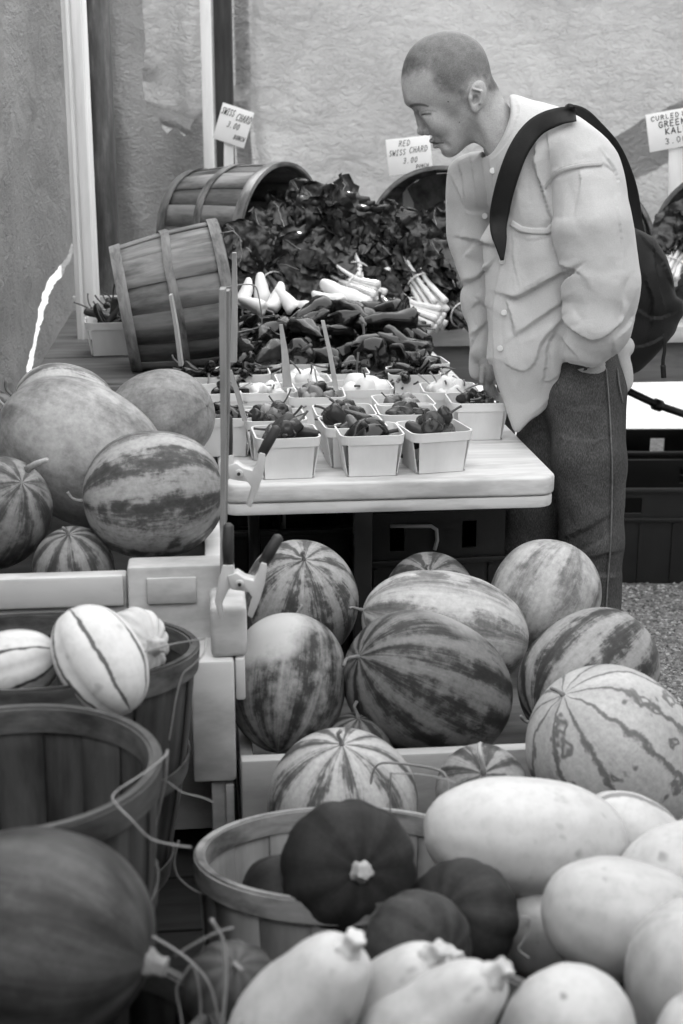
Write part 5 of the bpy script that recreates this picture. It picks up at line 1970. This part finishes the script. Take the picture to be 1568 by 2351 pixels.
def vol_obj(name, V, Fc, mat, parent, tone=None):
    Wd = at_np(V, HM, PPM)
    Wd = Wd - np.array(parent.matrix_basis.translation)[None]
    me = mesh_np(name, Wd, Fc)
    bm = bmesh.new()
    bm.from_mesh(me)
    bmesh.ops.recalc_face_normals(bm, faces=bm.faces)
    bm.to_mesh(me)
    bm.free()
    if tone is not None:
        at_ = me.attributes.new('tone', 'FLOAT', 'POINT')
        at_.data.foreach_set('value', tone.astype(np.float32))
    return obj(name, me, mat, parent)


foot = at(1340, 1000, HM)
man = thing('person', 'man in pale button shirt and jeans leaning over the pepper boxes, hands in pockets', 'person', T((foot.x, foot.y, 0)))

# ---- head and neck --------------------------------------------------------------
hv = Vol((905, 58, -110), (1215, 420, 110), 2.0)
hv.add(hv.ell((1030, 178, 0), (111, 110, 88), -20), 1)             # cranium
hv.add(hv.ell((1064, 200, 0), (72, 82, 84)), 14)                    # back of head, temples
hv.add(hv.ell((985, 215, 0), (62, 62, 70), 30), 16)                 # brow block
hv.add(hv.cone((1000, 262, 0), (1035, 318, 0), 58, 40, 1.0), 18)    # face
hv.add(hv.cone((1076, 262, -48), (1035, 335, -20), 24, 20), 20)     # jaw near
hv.add(hv.cone((1076, 262, 48), (1035, 335, 20), 24, 20), 20)
hv.add(hv.ell((1028, 340, 0), (22, 22, 28)), 14)                    # chin
for s in (-1, 1):
    hv.add(hv.ell((1002, 283, 48 * s), (28, 20, 17), 35), 24)       # cheekbone
    hv.add(hv.ell((962, 236, 34 * s), (26, 9, 24), 20), 12)         # brow ridge
hv.add(hv.cone((1098, 250, 0), (1180, 370, 0), 60, 66, .95), 22)    # neck
hv.clip_poly([(920, 195), (919, 178), (922, 158), (929, 132), (943, 106), (968, 85), (1000, 73), (1035, 69), (1070, 77), (1099, 95), (1116, 122), (1125, 152), (1128, 172), (1138, 190), (1150, 203), (1180, 222), (1225, 260), (1230, 440), (1130, 440), (1124, 372), (1118, 346), (1090, 325), (1072, 336), (1046, 359), (1032, 363), (1022, 361), (1014, 353), (1009, 345), (1003, 335), (998, 322), (990, 308), (978, 285), (966, 268), (955, 258), (947, 251), (938, 245), (930, 241), (926, 226)], 6, 0, 2)
# nose
hv.add(hv.cone((958, 262, 0), (970, 296, 0), 6.5, 10.5), 12)
hv.add(hv.ell((968, 302, 0), (10.5, 9.5, 12)), 5)
for s in (-1, 1):
    hv.add(hv.ell((983, 302, 15 * s), (10.5, 9.5, 8), -25), 5)
    hv.cut(hv.ell((962, 257, 30 * s), (12, 9, 16), 25), 12)          # inner eye hollow
    hv.add(hv.ell((979, 262, 36 * s), (17, 10, 15), 8), 7)           # eyeball under the lids
    hv.add(hv.ell((983, 254, 39 * s), (17, 3.5, 14), 6), 5)          # upper lid fold
    hv.cut(hv.cone((969, 264, 56 * s), (990, 263, 62 * s), .6, .6), 3)
    hv.add(hv.cone((967, 259, 44 * s), (990, 258.5, 52 * s), 3.2, 2.6), 4)
# lips
hv.add(hv.ell((993, 323, 0), (8, 6.5, 22), -20), 5)
hv.add(hv.ell((1002, 335, 0), (9, 6.5, 19), -15), 5)
for s in (-1, 1):
    hv.cut(hv.cone((989, 329, 0), (1017, 328.5, 40 * s), 1.1, 1.3), 3)
    hv.cut(hv.cone((993, 301, 26 * s), (1014, 324, 50 * s), 1.0, 1.0), 7)   # cheek fold
    hv.cut(hv.ell((1024, 334, 46 * s), (10, 6, 8), 30), 8)                   # corner of the mouth
hv.cut(hv.ell((1009, 345, 0), (7, 4, 22), -10), 6)
# ears
for s in (-1, 1):
    hv.add(hv.ell((1097, 221, 84 * s), (21.5, 37, 10), 9, -16 * s), 4)
    hv.cut(hv.ell((1093, 216, 100 * s), (14, 23, 12), 12), 3)
    hv.add(hv.cone((1086, 204, 92 * s), (1106, 210, 94 * s), 2.6, 2.6), 3)
    hv.add(hv.cone((1106, 210, 94 * s), (1103, 238, 93 * s), 2.6, 2.8), 3)
    hv.cut(hv.ell((1091, 228, 98 * s), (8, 13, 20), 10), 3)
    hv.add(hv.ell((1080, 226, 88 * s), (5, 8, 7)), 4)
    hv.add(hv.ell((1091, 250, 87 * s), (9, 10, 6)), 4)
# neck tendon
hv.add(hv.cone((1092, 262, -62), (1140, 345, -38), 8, 9), 16)
V, Fc = hv.mesh()
V = relax(V, Fc, 1, .4)
# tones: stubble hair, brows, lashes, lips; shade painted into lid, cheek, mouth, nostril
u_, v_, c_ = V[:, 0], V[:, 1], V[:, 2]
skin = np.full(len(V), .37)
nz = fbm(V * .08, 3)
skin *= 1 + .05 * nz
hairline = [(905, 40), (905, 172), (924, 176), (944, 171), (962, 163), (988, 164), (995, 184), (1010, 207), (1030, 216), (1052, 224), (1058, 236), (1066, 234), (1072, 204), (1084, 186), (1112, 180), (1119, 214), (1132, 218), (1148, 204), (1170, 190), (1160, 100), (1100, 30)]
hs = poly_sd(u_, v_, hairline)
hk = 1 / (1 + np.exp((hs + 5 * nz + 3) / 4.5))
hair_t = .135 + .03 * vnoise(V * .9) + .02 * nz - .045 * np.exp(-((u_ - 935) / 26) ** 2)
crown = np.exp(-(((u_ - 1020) / 60) ** 2 + ((v_ - 85) / 40) ** 2))
tone = skin * (1 - hk) + hk * (hair_t + .0 * crown)
ear = ((u_ - 1096) / 25) ** 2 + ((v_ - 221) / 40) ** 2 < 1
tone = np.where(ear & (np.abs(c_) > 84), skin, tone)
near = np.abs(c_) > 8
db = seg_dist(V[:, :2], [(944, 243.5), (952, 241), (962, 240), (972, 241), (983, 244)])
bw_ = np.interp(u_, [940, 950, 975, 988], [4.5, 4.2, 3.0, 1.0])
tone = np.where(near, tone * (1 - .72 * np.exp(-(db / (bw_ * .95)) ** 4)), tone)
de = seg_dist(V[:, :2], [(969, 263.5), (976, 262), (988, 261.5)])
tone = np.where(near, tone * (1 - .88 * np.exp(-(de / 2.3) ** 2)) * (1 - .18 * np.exp(-((de - 3) / 3) ** 2)), tone)
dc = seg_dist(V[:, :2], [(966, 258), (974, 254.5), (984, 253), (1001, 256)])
tone = np.where(near, tone * (1 - .35 * np.exp(-(dc / 1.5) ** 2)), tone)  # shade of the lid crease put into the tone
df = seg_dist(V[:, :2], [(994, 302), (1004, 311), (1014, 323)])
tone = np.where(near, tone * (1 - .16 * np.exp(-(df / 3) ** 2)), tone)  # shade of the cheek fold painted in
dk = seg_dist(V[:, :2], [(991, 328), (1004, 329), (1018, 328)])
tone = tone * (1 - .7 * np.exp(-(dk / 1.6) ** 2)) * np.where(dk < 7, .88, 1)  # lip tone, with shade painted along the parting line
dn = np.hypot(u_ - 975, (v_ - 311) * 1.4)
tone = np.where(dn < 4, tone * .5, tone)  # nostril shade put into the tone
for (mx, my, mr) in ((1029, 234, 1.5), (1011, 191, 1.6), (1055, 281, 1.2)):
    tone = np.where((np.hypot(u_ - mx, v_ - my) < mr) & (c_ < 0), .12, tone)

# ---- the rest of the body, hidden by clothes except wrist and hand
bv = Vol((1000, 300, -230), (1500, 1790, 230), 9.0)
bv.add(bv.cone((1170, 330, 0), (1230, 420, 0), 62, 100), 20)
bv.add(bv.cone((1240, 430, 0), (1300, 780, 0), 95, 85), 30)
bv.add(bv.cone((1340, 390, -105), (1120, 440, 105), 45, 45), 30)
for q in (((1345, 400, -110), (1385, 640, -125), (1350, 770, -110), 38), ((1105, 440, 110), (1092, 640, 120), (1112, 800, 70), 38)):
    bv.add(bv.cone(q[0], q[1], q[3], q[3] * .8), 12)
    bv.add(bv.cone(q[1], q[2], q[3] * .8, 24), 10)
bv.add(bv.cone((1345, 860, -50), (1360, 1200, -50), 62, 48), 20)
bv.add(bv.cone((1360, 1200, -50), (1366, 1690, -45), 46, 30), 20)
bv.add(bv.cone((1280, 880, 55), (1215, 1220, 60), 60, 48), 20)
bv.add(bv.cone((1215, 1220, 60), (1190, 1690, 80), 46, 30), 20)
V2, F2 = bv.mesh()
# far hand: wrist out of the cuff, palm and fingers going into the pocket
fv = Vol((1070, 780, 10), (1185, 925, 130), 2.6)
fv.add(fv.cone((1112, 800, 66), (1116, 836, 62), 20, 17), 8)
fv.add(fv.ell((1120, 856, 60), (17, 26, 22), -8), 8)
for k, (dx, L) in enumerate(((-10, 36), (-3, 42), (4, 40), (11, 32))):
    fv.add(fv.cone((1118 + dx * .7, 872, 60 + dx * 1.3), (1124 + dx * .8, 872 + L * .6, 62 + dx * 1.5), 6.5, 6), 3)
    fv.add(fv.cone((1124 + dx * .8, 872 + L * .6, 62 + dx * 1.5), (1132 + dx * .8, 872 + L, 66 + dx * 1.5), 6, 5), 3)
fv.add(fv.cone((1108, 846, 42), (1106, 878, 36), 8, 6), 5)
V3, F3 = fv.mesh()
Vb = np.concatenate([V, V2, V3])
Fb = np.concatenate([Fc, F2 + len(V), F3 + len(V) + len(V2)])
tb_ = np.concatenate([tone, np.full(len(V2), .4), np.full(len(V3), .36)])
m, nt, b = new_mat('skin')
at_n = nt.nodes.new('ShaderNodeAttribute')
at_n.attribute_name = 'tone'
v, _ = coords(nt, per_object=False)
f = noise_n(nt, v, 420, 3, .6)
f2 = noise_n(nt, v, 60, 3, .6)
k = ramp_n(nt, f, [(.3, .84), (.7, 1.12)])
c = mix_n(nt, 1.0, at_n.outputs['Color'], k, 'MULTIPLY')
c = mix_n(nt, 1.0, c, ramp_n(nt, f2, [(.3, .93), (.7, 1.05)]), 'MULTIPLY')
nt.links.new(c, b.inputs['Base Color'])
b.inputs['Roughness'].default_value = .55
b.inputs['Specular IOR Level'].default_value = .25
bump_n(nt, b, f, .10, .002)
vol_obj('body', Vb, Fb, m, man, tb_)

# ---- shirt ------------------------------------------------------------------------
m, nt, b = new_mat('shirt_cotton')
v, _ = coords(nt, per_object=False)
f = noise_n(nt, v, 700, 2, .5)
f2 = noise_n(nt, v, 14, 4, .55, .6)
f4 = noise_n(nt, v, 34, 4, .6, 1.0)
c = ramp_n(nt, f, [(.3, .46), (.7, .54)])
nt.links.new(c, b.inputs['Base Color'])
b.inputs['Roughness'].default_value = .85
b.inputs['Specular IOR Level'].default_value = .15
b.inputs['Sheen Weight'].default_value = .15
hh = math_n(nt, 'ADD', f2, math_n(nt, 'MULTIPLY', f4, .35))
bump_n(nt, b, hh, .22, .014)
M_SHIRT = m
SHIRT = [(1157, 203), (1175, 211), (1215, 228), (1265, 243), (1312, 256), (1352, 286), (1388, 316), (1414, 346), (1430, 378), (1440, 422), (1448, 470), (1456, 520), (1466, 570), (1472, 620), (1471, 670), (1465, 715), (1458, 760), (1461, 790), (1453, 808), (1441, 816), (1450, 850), (1451, 880), (1438, 900), (1428, 909), (1418, 880), (1408, 848), (1412, 824), (1390, 838), (1360, 843), (1330, 836), (1300, 833), (1291, 828), (1289, 850), (1284, 882), (1270, 915), (1245, 945), (1215, 965), (1196, 985), (1186, 993), (1175, 975), (1160, 935), (1146, 890), (1134, 850), (1130, 826), (1112, 868), (1098, 875), (1075, 862), (1077, 822), (1083, 775), (1078, 745), (1062, 720), (1056, 690), (1060, 668), (1067, 655), (1060, 640), (1048, 612), (1040, 586), (1030, 560), (1023, 530), (1022, 500), (1024, 450), (1027, 400), (1031, 378), (1045, 364), (1070, 350), (1098, 338), (1113, 350), (1120, 356), (1136, 341), (1152, 318), (1166, 288), (1174, 255), (1171, 225)]
sv = Vol((1005, 190, -270), (1490, 1010, 240), 3.5)
sv.add(sv.cone((1185, 300, 0), (1260, 330, 0), 85, 110), 1)
sv.add(sv.cone((1240, 380, -5), (1290, 600, -15), 128, 130, .95), 30)
sv.add(sv.cone((1290, 600, -15), (1292, 790, -20), 130, 122, .95), 30)
sv.add(sv.cone((1330, 335, -105), (1090, 430, 95), 78, 66), 34)
sv.add(sv.cone((1300, 420, 60), (1380, 650, 60), 90, 85), 30)                    # back
# front panel hanging loose and its tail
sv.add(sv.cone((1180, 560, -40), (1205, 820, -60), 72, 78, .8), 30)
sv.add(sv.cone((1205, 820, -60), (1205, 960, -52), 84, 60, .62), 26)
sv.add(sv.cone((1430, 800, 10), (1432, 890, 10), 30, 26, 1.2), 8)                # back tail
# far sleeve
fs = sv.cone((1092, 420, 112), (1082, 560, 118), 74, 60)
sv.add(fs, 20)
sv.add(sv.cone((1082, 560, 118), (1102, 690, 100), 62, 50), 14)
sv.add(sv.cone((1102, 690, 100), (1104, 800, 74), 50, 34), 12)
sv.add(sv.cone((1100, 800, 80), (1094, 866, 80), 30, 24, .6), 8)
# torso tucked up behind the cuff
sv.cut(sv.cone((1316, 858, -70), (1396, 858, -70), 30, 30, 3.5), 8)
# near sleeve
ns = [((1345, 375, -120), (1368, 520, -150), 80, 88), ((1368, 520, -150), (1388, 660, -152), 88, 86), ((1388, 660, -152), (1372, 750, -160), 86, 74), ((1372, 750, -160), (1345, 800, -150), 74, 56)]
for a, b2, ra, rb in ns:
    sv.add(sv.cone(a, b2, ra, rb), 12)
sv.clip_poly(SHIRT, 12, 1.5, 1)
# neck opening
sv.cut(sv.cone((1095, 245, 0), (1165, 330, 0), 66, 64, .95), 5)
# torso does not bulge past the cuff of the far sleeve: slot between sleeve and front
sv.cut(sv.cone((1131, 740, 20), (1134, 835, 20), 3, 5), 5)
V, Fc = sv.mesh()
V = relax(V, Fc, 2, .5)
FOLD = [
    # shoulder seam
    ([(1384, 374), (1324, 380), (1279, 396), (1243, 440)][::-1], 2.6, 5), ([(1384, 374), (1414, 394)], 2.5, 5), ([(1246, 446), (1283, 404), (1326, 388), (1384, 383)], -2.0, 4, 'r'),
    # folds running from the strap to the armpit
    ([(1232, 322), (1228, 352), (1228, 384), (1242, 430), (1256, 476), (1269, 506)], 9, 9), ([(1256, 300), (1262, 345), (1266, 385)], 4, 10), ([(1214, 345), (1212, 400), (1216, 470)], -4, 12, 'r'), ([(1188, 395), (1190, 450), (1196, 500)], 3, 12, 'r'),
    # sleeve front edge over the body
    ([(1269, 500), (1272, 530), (1272, 556), (1278, 582), (1288, 606)], 13, 12), ([(1288, 606), (1305, 614), (1324, 624)], 9, 9), ([(1324, 622), (1308, 636), (1300, 650), (1296, 676), (1298, 700)], 11, 10), ([(1298, 690), (1294, 712), (1295, 735), (1300, 755)], 9, 9),
    # elbow and forearm
    ([(1330, 628), (1350, 640), (1362, 665)], 5, 12, 'r'), ([(1310, 700), (1335, 735), (1314, 756)], -4, 12, 'r'), ([(1296, 728), (1314, 756), (1365, 780), (1413, 754), (1436, 720)], 8, 14), ([(1285, 773), (1300, 790), (1318, 812)], 7, 9), ([(1284, 768), (1290, 790), (1294, 815)], -5, 7, 'r'),
    ([(1408, 770), (1408, 798), (1404, 822)], 2.5, 4),
    ([(1445, 636), (1436, 665), (1439, 698)], -6, 9, 'r'), ([(1430, 690), (1425, 720), (1418, 750)], 5, 10), ([(1455, 722), (1440, 750), (1420, 772)], 5, 9), ([(1350, 420), (1372, 500), (1380, 570), (1366, 620)], 3.5, 22, 'r'), ([(1300, 405), (1316, 470), (1318, 540)], -3.5, 16, 'r'), ([(1330, 392), (1332, 420), (1322, 470)], 3, 10), ([(1408, 440), (1424, 520), (1430, 590)], 3, 12),
    # pocket
    ([(1173, 506), (1202, 523), (1253, 527), (1269, 511)], -2.2, 5), ([(1176, 540), (1220, 550), (1268, 540)], 1.2, 4), ([(1174, 512), (1178, 600), (1196, 665)], 1.6, 4), ([(1196, 668), (1230, 650), (1262, 630)], 1.4, 4),
    # long diagonal folds pulled towards the elbow
    ([(1158, 678), (1180, 684), (1203, 675), (1260, 643), (1314, 616)], 10, 12), ([(1160, 690), (1172, 725), (1184, 772)], 5, 10), ([(1182, 772), (1210, 752), (1253, 722), (1299, 689)], 7, 12), ([(1200, 786), (1240, 770), (1280, 735)], 4, 12, 'r'),
    ([(1218, 846), (1232, 826), (1247, 786), (1292, 734)], 8, 10), ([(1160, 836), (1195, 852), (1220, 844)], 5, 12), ([(1247, 874), (1254, 830), (1258, 792), (1284, 747)], 8, 8), ([(1247, 876), (1268, 872), (1286, 856)], 4, 9), ([(1284, 790), (1284, 820), (1286, 850)], -5, 8, 'r'), ([(1262, 800), (1270, 830), (1268, 860)], 4, 7, 'r'),
    ([(1170, 900), (1200, 930), (1240, 905)], -3, 18, 'r'), ([(1190, 976), (1244, 934), (1266, 906), (1280, 870)], 1.6, 4),
    # placket
    ([(1119, 360), (1134, 430), (1146, 520), (1150, 600), (1134, 680), (1131, 780), (1140, 860), (1166, 950)], 2.4, 4), ([(1166, 600), (1152, 690), (1153, 780), (1162, 860), (1190, 955)], -1.4, 4, 'r'),
    # far side chest, pocket, sleeve
    ([(1052, 380), (1064, 420), (1068, 470)], 3, 9), ([(1078, 362), (1090, 420), (1094, 470)], 3, 9), ([(1104, 360), (1118, 430), (1122, 480)], 3, 8), ([(1034, 405), (1052, 440), (1066, 476)], 5, 8), ([(1066, 470), (1072, 486), (1100, 490), (1124, 484)], -2.4, 5),
    ([(1055, 545), (1090, 552), (1144, 568)], 8, 9), ([(1087, 560), (1078, 574), (1066, 586)], 6, 7), ([(1066, 586), (1100, 604), (1140, 600)], -4, 10, 'r'), ([(1130, 600), (1100, 632), (1070, 650)][::-1], 7, 9), ([(1064, 648), (1074, 642), (1084, 640)], 5, 7), ([(1084, 706), (1100, 694), (1118, 704)], 5, 7), ([(1092, 680), (1106, 692), (1116, 708)], 5, 6),
    ([(1088, 722), (1094, 744), (1110, 750)], 3, 6), ([(1082, 775), (1096, 760), (1116, 742)], 5, 7), ([(1078, 800), (1092, 770), (1108, 750)], 4, 6), ([(1098, 829), (1112, 826), (1128, 825)], 3, 4),
    # back
    ([(1384, 350), (1412, 392), (1424, 450)], 4, 9), ([(1378, 330), (1404, 372), (1414, 400)], -3, 7, 'r'), ([(1414, 810), (1426, 850), (1434, 900)], 5, 8),
    # collar band
    ([(1112, 352), (1140, 328), (1158, 292), (1170, 250)], 3, 8), ([(1126, 366), (1156, 338), (1178, 296), (1190, 252), (1180, 222)], -2.6, 4), ([(1150, 330), (1172, 300), (1180, 270)], 1.5, 4, 'r'),
]
V = creases(V, Fc, FOLD)
V = relax(V, Fc, 1, .5)
V = V + vnormals(V, Fc) * (1.6 * fbm(V * np.array([.022, .016, .02]), 3))[:, None]
shirt = vol_obj('shirt', V, Fc, M_SHIRT, man)
M_BUTTON = plain('button', .7, .3, .1, 20)


def on_shirt(u, v, off=0.0, fallback=-60):
    c_ = sv.front(u, v)
    if c_ is None:
        c_ = fallback
    return Vector(at_np(np.array([[u, v, c_ - off]], float), HM, PPM)[0])


for (u, v) in ((1131, 392), (1152, 600), (1157, 718), (1148, 800), (1113, 496)):
    p = on_shirt(u, v, 4)
    n_ = -FH * .9 - RT * .4 + Vector((0, 0, .05))
    bt_ = MB().tube([p - n_ * .001, p + n_ * .0012, p + n_ * .0016], [.0058, .0058, .0048], 14)
    wpart('button', bt_, M_BUTTON, man, smooth=False).parent = shirt

# ---- jeans --------------------------------------------------------------------------
m, nt, b = new_mat('denim')
v, _ = coords(nt, per_object=False)
f = noise_n(nt, coords(nt, (900, 900, 160), False)[0], 1.0, 3, .6)
f2 = noise_n(nt, v, 9, 4, .6)
f3 = noise_n(nt, v, 30, 3, .6, .5)
c = ramp_n(nt, f, [(.25, .03), (.5, .07), (.75, .15)])
c = mix_n(nt, 1.0, c, ramp_n(nt, f2, [(.3, .75), (.7, 1.3)]), 'MULTIPLY')
nt.links.new(c, b.inputs['Base Color'])
b.inputs['Roughness'].default_value = .9
b.inputs['Specular IOR Level'].default_value = .1
bump_n(nt, b, math_n(nt, 'ADD', f3, math_n(nt, 'MULTIPLY', f, .05)), .3, .015)
M_DENIM = m
jv = Vol((1080, 790, -200), (1475, 1770, 220), 5.0)
jv.add(jv.cone((1330, 820, 0), (1330, 900, 0), 92, 100, 1.1), 1)
jv.add(jv.cone((1345, 900, -30), (1354, 1060, -50), 92, 84), 24)
jv.add(jv.cone((1354, 1060, -50), (1358, 1240, -52), 84, 74), 20)
jv.add(jv.cone((1358, 1240, -52), (1362, 1480, -48), 72, 66), 20)
jv.add(jv.cone((1362, 1480, -48), (1368, 1740, -44), 66, 62), 20)
jv.add(jv.cone((1300, 900, 60), (1228, 1180, 60), 88, 84), 12)
jv.add(jv.cone((1228, 1180, 60), (1200, 1450, 70), 84, 70), 16)
jv.add(jv.cone((1200, 1450, 70), (1185, 1735, 84), 70, 62), 16)
V, Fc = jv.mesh()
V = relax(V, Fc, 2, .5)
V = creases(V, Fc, [
    ([(1392, 835), (1396, 900), (1402, 1000), (1406, 1100), (1402, 1250), (1396, 1330), (1392, 1420)], 3, 4), ([(1400, 835), (1404, 900), (1410, 1000), (1414, 1100), (1410, 1250), (1404, 1330)], -2.5, 4),
    ([(1415, 835), (1420, 880), (1432, 930)], 2.5, 4), ([(1292, 838), (1340, 848), (1388, 842)], 3, 4),
    ([(1290, 930), (1330, 940), (1390, 932)], -3, 9), ([(1285, 1000), (1340, 1012), (1395, 1004)], -3, 10),
    ([(1290, 1240), (1330, 1222), (1390, 1190)], 6, 14), ([(1300, 1262), (1345, 1262), (1400, 1228)], -6, 12), ([(1330, 1285), (1370, 1275), (1412, 1268)], 7, 13), ([(1340, 1310), (1380, 1320), (1415, 1318)], -6, 12),
    ([(1372, 1340), (1380, 1380), (1376, 1420)], -5, 12),
])
V = V + vnormals(V, Fc) * (3.0 * fbm(V * np.array([.014, .009, .014]), 3))[:, None]
jeans = vol_obj('jeans', V, Fc, M_DENIM, man)
# shoes
M_SHOE = plain('shoe', .03, .5, .3, 20)
for (u, c0) in ((1362, -44), (1180, 84)):
    k = Vol((u - 190, 1690, c0 - 60), (u + 70, 1800, c0 + 60), 5)
    k.add(k.cone((u, 1740, c0), (u - 120, 1752, c0), 40, 30), 1)
    k.add(k.cone((u, 1700, c0), (u, 1740, c0), 44, 42), 14)
    V, Fc = k.mesh()
    # keep soles on the ground
    Wd = at_np(V, HM, PPM)
    dz = Wd[:, 2].min()
    Wd[:, 2] -= dz
    me = mesh_np('shoe', Wd - np.array(man.matrix_basis.translation)[None], Fc)
    obj('shoe', me, M_SHOE, man)

# ---- shoulder bag ---------------------------------------------------------------------
M_BAG = plain('bag_nylon', .009, .6, .4, 30, .25, 400, .35, .1)
M_STRAP = plain('strap_web', .008, .55, .3, 60, .3, 700, .35, .1)
q = at(1480, 700, HM + .05)
bag = thing('shoulder_bag', 'black nylon shoulder bag slung behind the hip of the leaning man', 'bag', T(q))
gv = Vol((1370, 490, -40), (1600, 890, 230), 4.0)
gv.add(gv.cone((1450, 600, 95), (1450, 790, 95), 80, 70, 1.0), 1)
gv.add(gv.cone((1490, 640, 90), (1490, 770, 90), 74, 66, 1.0), 20)
gv.add(gv.cone((1445, 560, 95), (1490, 600, 95), 60, 40, 1.1), 24)
gv.add(gv.ell((1530, 700, 85), (46, 44, 50)), 14)
gv.clip_poly([(1390, 540), (1440, 515), (1476, 532), (1505, 548), (1530, 590), (1545, 640), (1552, 682), (1570, 690), (1580, 720), (1552, 762), (1530, 788), (1500, 822), (1470, 852), (1452, 866), (1430, 850), (1400, 800)], 12)
V, Fc = gv.mesh()
V = relax(V, Fc, 2, .5)
V = creases(V, Fc, [([(1470, 540), (1520, 600), (1545, 660)], 4, 6), ([(1480, 640), (1500, 700), (1490, 760)], 5, 12), ([(1450, 700), (1500, 730), (1545, 720)], -5, 7), ([(1440, 800), (1490, 790), (1530, 770)], -4, 8), ([(1500, 560), (1510, 640), (1525, 700)], -4, 8)])
vol_obj('pack', V, Fc, M_BAG, bag)


def ribbon(path, width, off, th, name, parent, mat, vol=sv, n=6, cross=7, fallback=None):
    """strap lying on the front of a volume; path of (u,v[,c])"""
    sp = smooth_path(path, n)
    V, Fc = [], []
    L = len(sp)
    for lay in (0, 1):
        for i in range(L):
            t = sp[min(i + 1, L - 1)][:2] - sp[max(i - 1, 0)][:2]
            t = t / (np.linalg.norm(t) + 1e-9)
            nn = np.array([-t[1], t[0]])
            w = width[0] + (width[1] - width[0]) * i / (L - 1) if len(width) == 2 else np.interp(i / (L - 1), np.linspace(0, 1, len(width)), width)
            for k in range(cross):
                s = (k / (cross - 1) - .5)
                uv = sp[i][:2] + nn * s * w
                if sp.shape[1] > 2:
                    c0 = sp[i][2]
                else:
                    c0 = vol.front(uv[0], uv[1])
                    if c0 is None:
                        c0 = np.nan
                V.append((uv[0], uv[1], c0 - off - (th if lay == 0 else 0)))
    V = np.array(V)
    bad = np.isnan(V[:, 2])
    if bad.any():
        good = np.where(~bad)[0]
        for i in np.where(bad)[0]:
            V[i, 2] = V[good[np.argmin(np.abs(good - i))], 2]
    # smooth the depth so that the strap stays flat
    C = V[:, 2].reshape(2, L, cross)
    if sp.shape[1] == 2:
        mn = C.min(2)
        mn[:, 1:-1] = np.minimum(mn[:, 1:-1], np.minimum(mn[:, :-2], mn[:, 2:]))
        C[:] = .25 * C + .75 * mn[:, :, None]
        C[:, :, 0] = np.minimum(C[:, :, 0], mn + 6)
    for _ in range(4):
        C[:, 1:-1] = (C[:, :-2] + C[:, 1:-1] * 2 + C[:, 2:]) / 4
        C[:, :, 1:-1] = (C[:, :, :-2] + C[:, :, 1:-1] * 2 + C[:, :, 2:]) / 4
    V[:, 2] = C.ravel()
    q_ = L * cross
    for i in range(L - 1):
        for k in range(cross - 1):
            a = i * cross + k
            Fc.append((a, a + 1, a + cross + 1, a + cross))
            Fc.append((q_ + a, q_ + a + cross, q_ + a + cross + 1, q_ + a + 1))
        for k in (0, cross - 1):
            a = i * cross + k
            Fc.append((a, a + cross, q_ + a + cross, q_ + a))
    for i in (0, L - 1):
        for k in range(cross - 1):
            a = i * cross + k
            Fc.append((a, a + 1, q_ + a + 1, q_ + a))
    return vol_obj(name, V, np.array(Fc), mat, parent)


ribbon([(1322, 262), (1280, 268), (1230, 292), (1192, 342), (1166, 408), (1150, 470), (1144, 520), (1149, 560), (1153, 598)], [34, 44, 47, 47, 45, 34, 8], 16, 5, 'strap', bag, M_STRAP)
ribbon([(1300, 250, -70), (1335, 262, -60), (1370, 295, -40), (1405, 335, 0), (1430, 380, 40), (1450, 440, 80), (1462, 520, 100), (1470, 570, 90)], [26, 34, 34, 30, 30, 30], 8, 6, 'strap', bag, M_STRAP)
ribbon([(1522, 765, 40), (1526, 800, 38), (1522, 830, 36), (1524, 862, 36)], [7, 9], 4, 2, 'tail_strap', bag, M_STRAP, cross=3)
ribbon([(1522, 838, 34), (1524, 868, 34)], [12, 12], 5, 5, 'buckle', bag, M_STRAP, cross=3)
k = Vol((1285, 225, -120), (1355, 300, 10), 3)
k.add(k.cone((1308, 250, -70), (1335, 265, -58), 13, 11, 1.2), 1)
V, Fc = k.mesh()
vol_obj('strap_clip', V, Fc, M_BAG, bag)

# seams: raised stitched bands on the jeans and the shirt
M_SEAM = plain('seam_denim', .17, .9, .4, 60, .3, 300, .1, .1)
ribbon([(1392, 846), (1397, 900), (1403, 1000), (1406, 1100), (1402, 1250), (1396, 1330), (1392, 1420), (1394, 1560)], [3.2, 3.2], 2.5, 1.5, 'seam', man, M_SEAM, vol=jv, cross=3).parent = jeans
ribbon([(1418, 846), (1422, 880), (1431, 925)], [3, 3], 2.5, 1.5, 'seam', man, M_SEAM, vol=jv, cross=3).parent = jeans
ribbon([(1245, 438), (1279, 397), (1324, 381), (1384, 375)], [9, 9], 3.0, 1.2, 'shoulder_seam', man, M_SHIRT, cross=4).parent = shirt
ribbon([(1174, 512), (1202, 527), (1253, 531), (1268, 518)], [14, 14], -.5, 1.0, 'pocket_hem', man, M_SHIRT, cross=4).parent = shirt
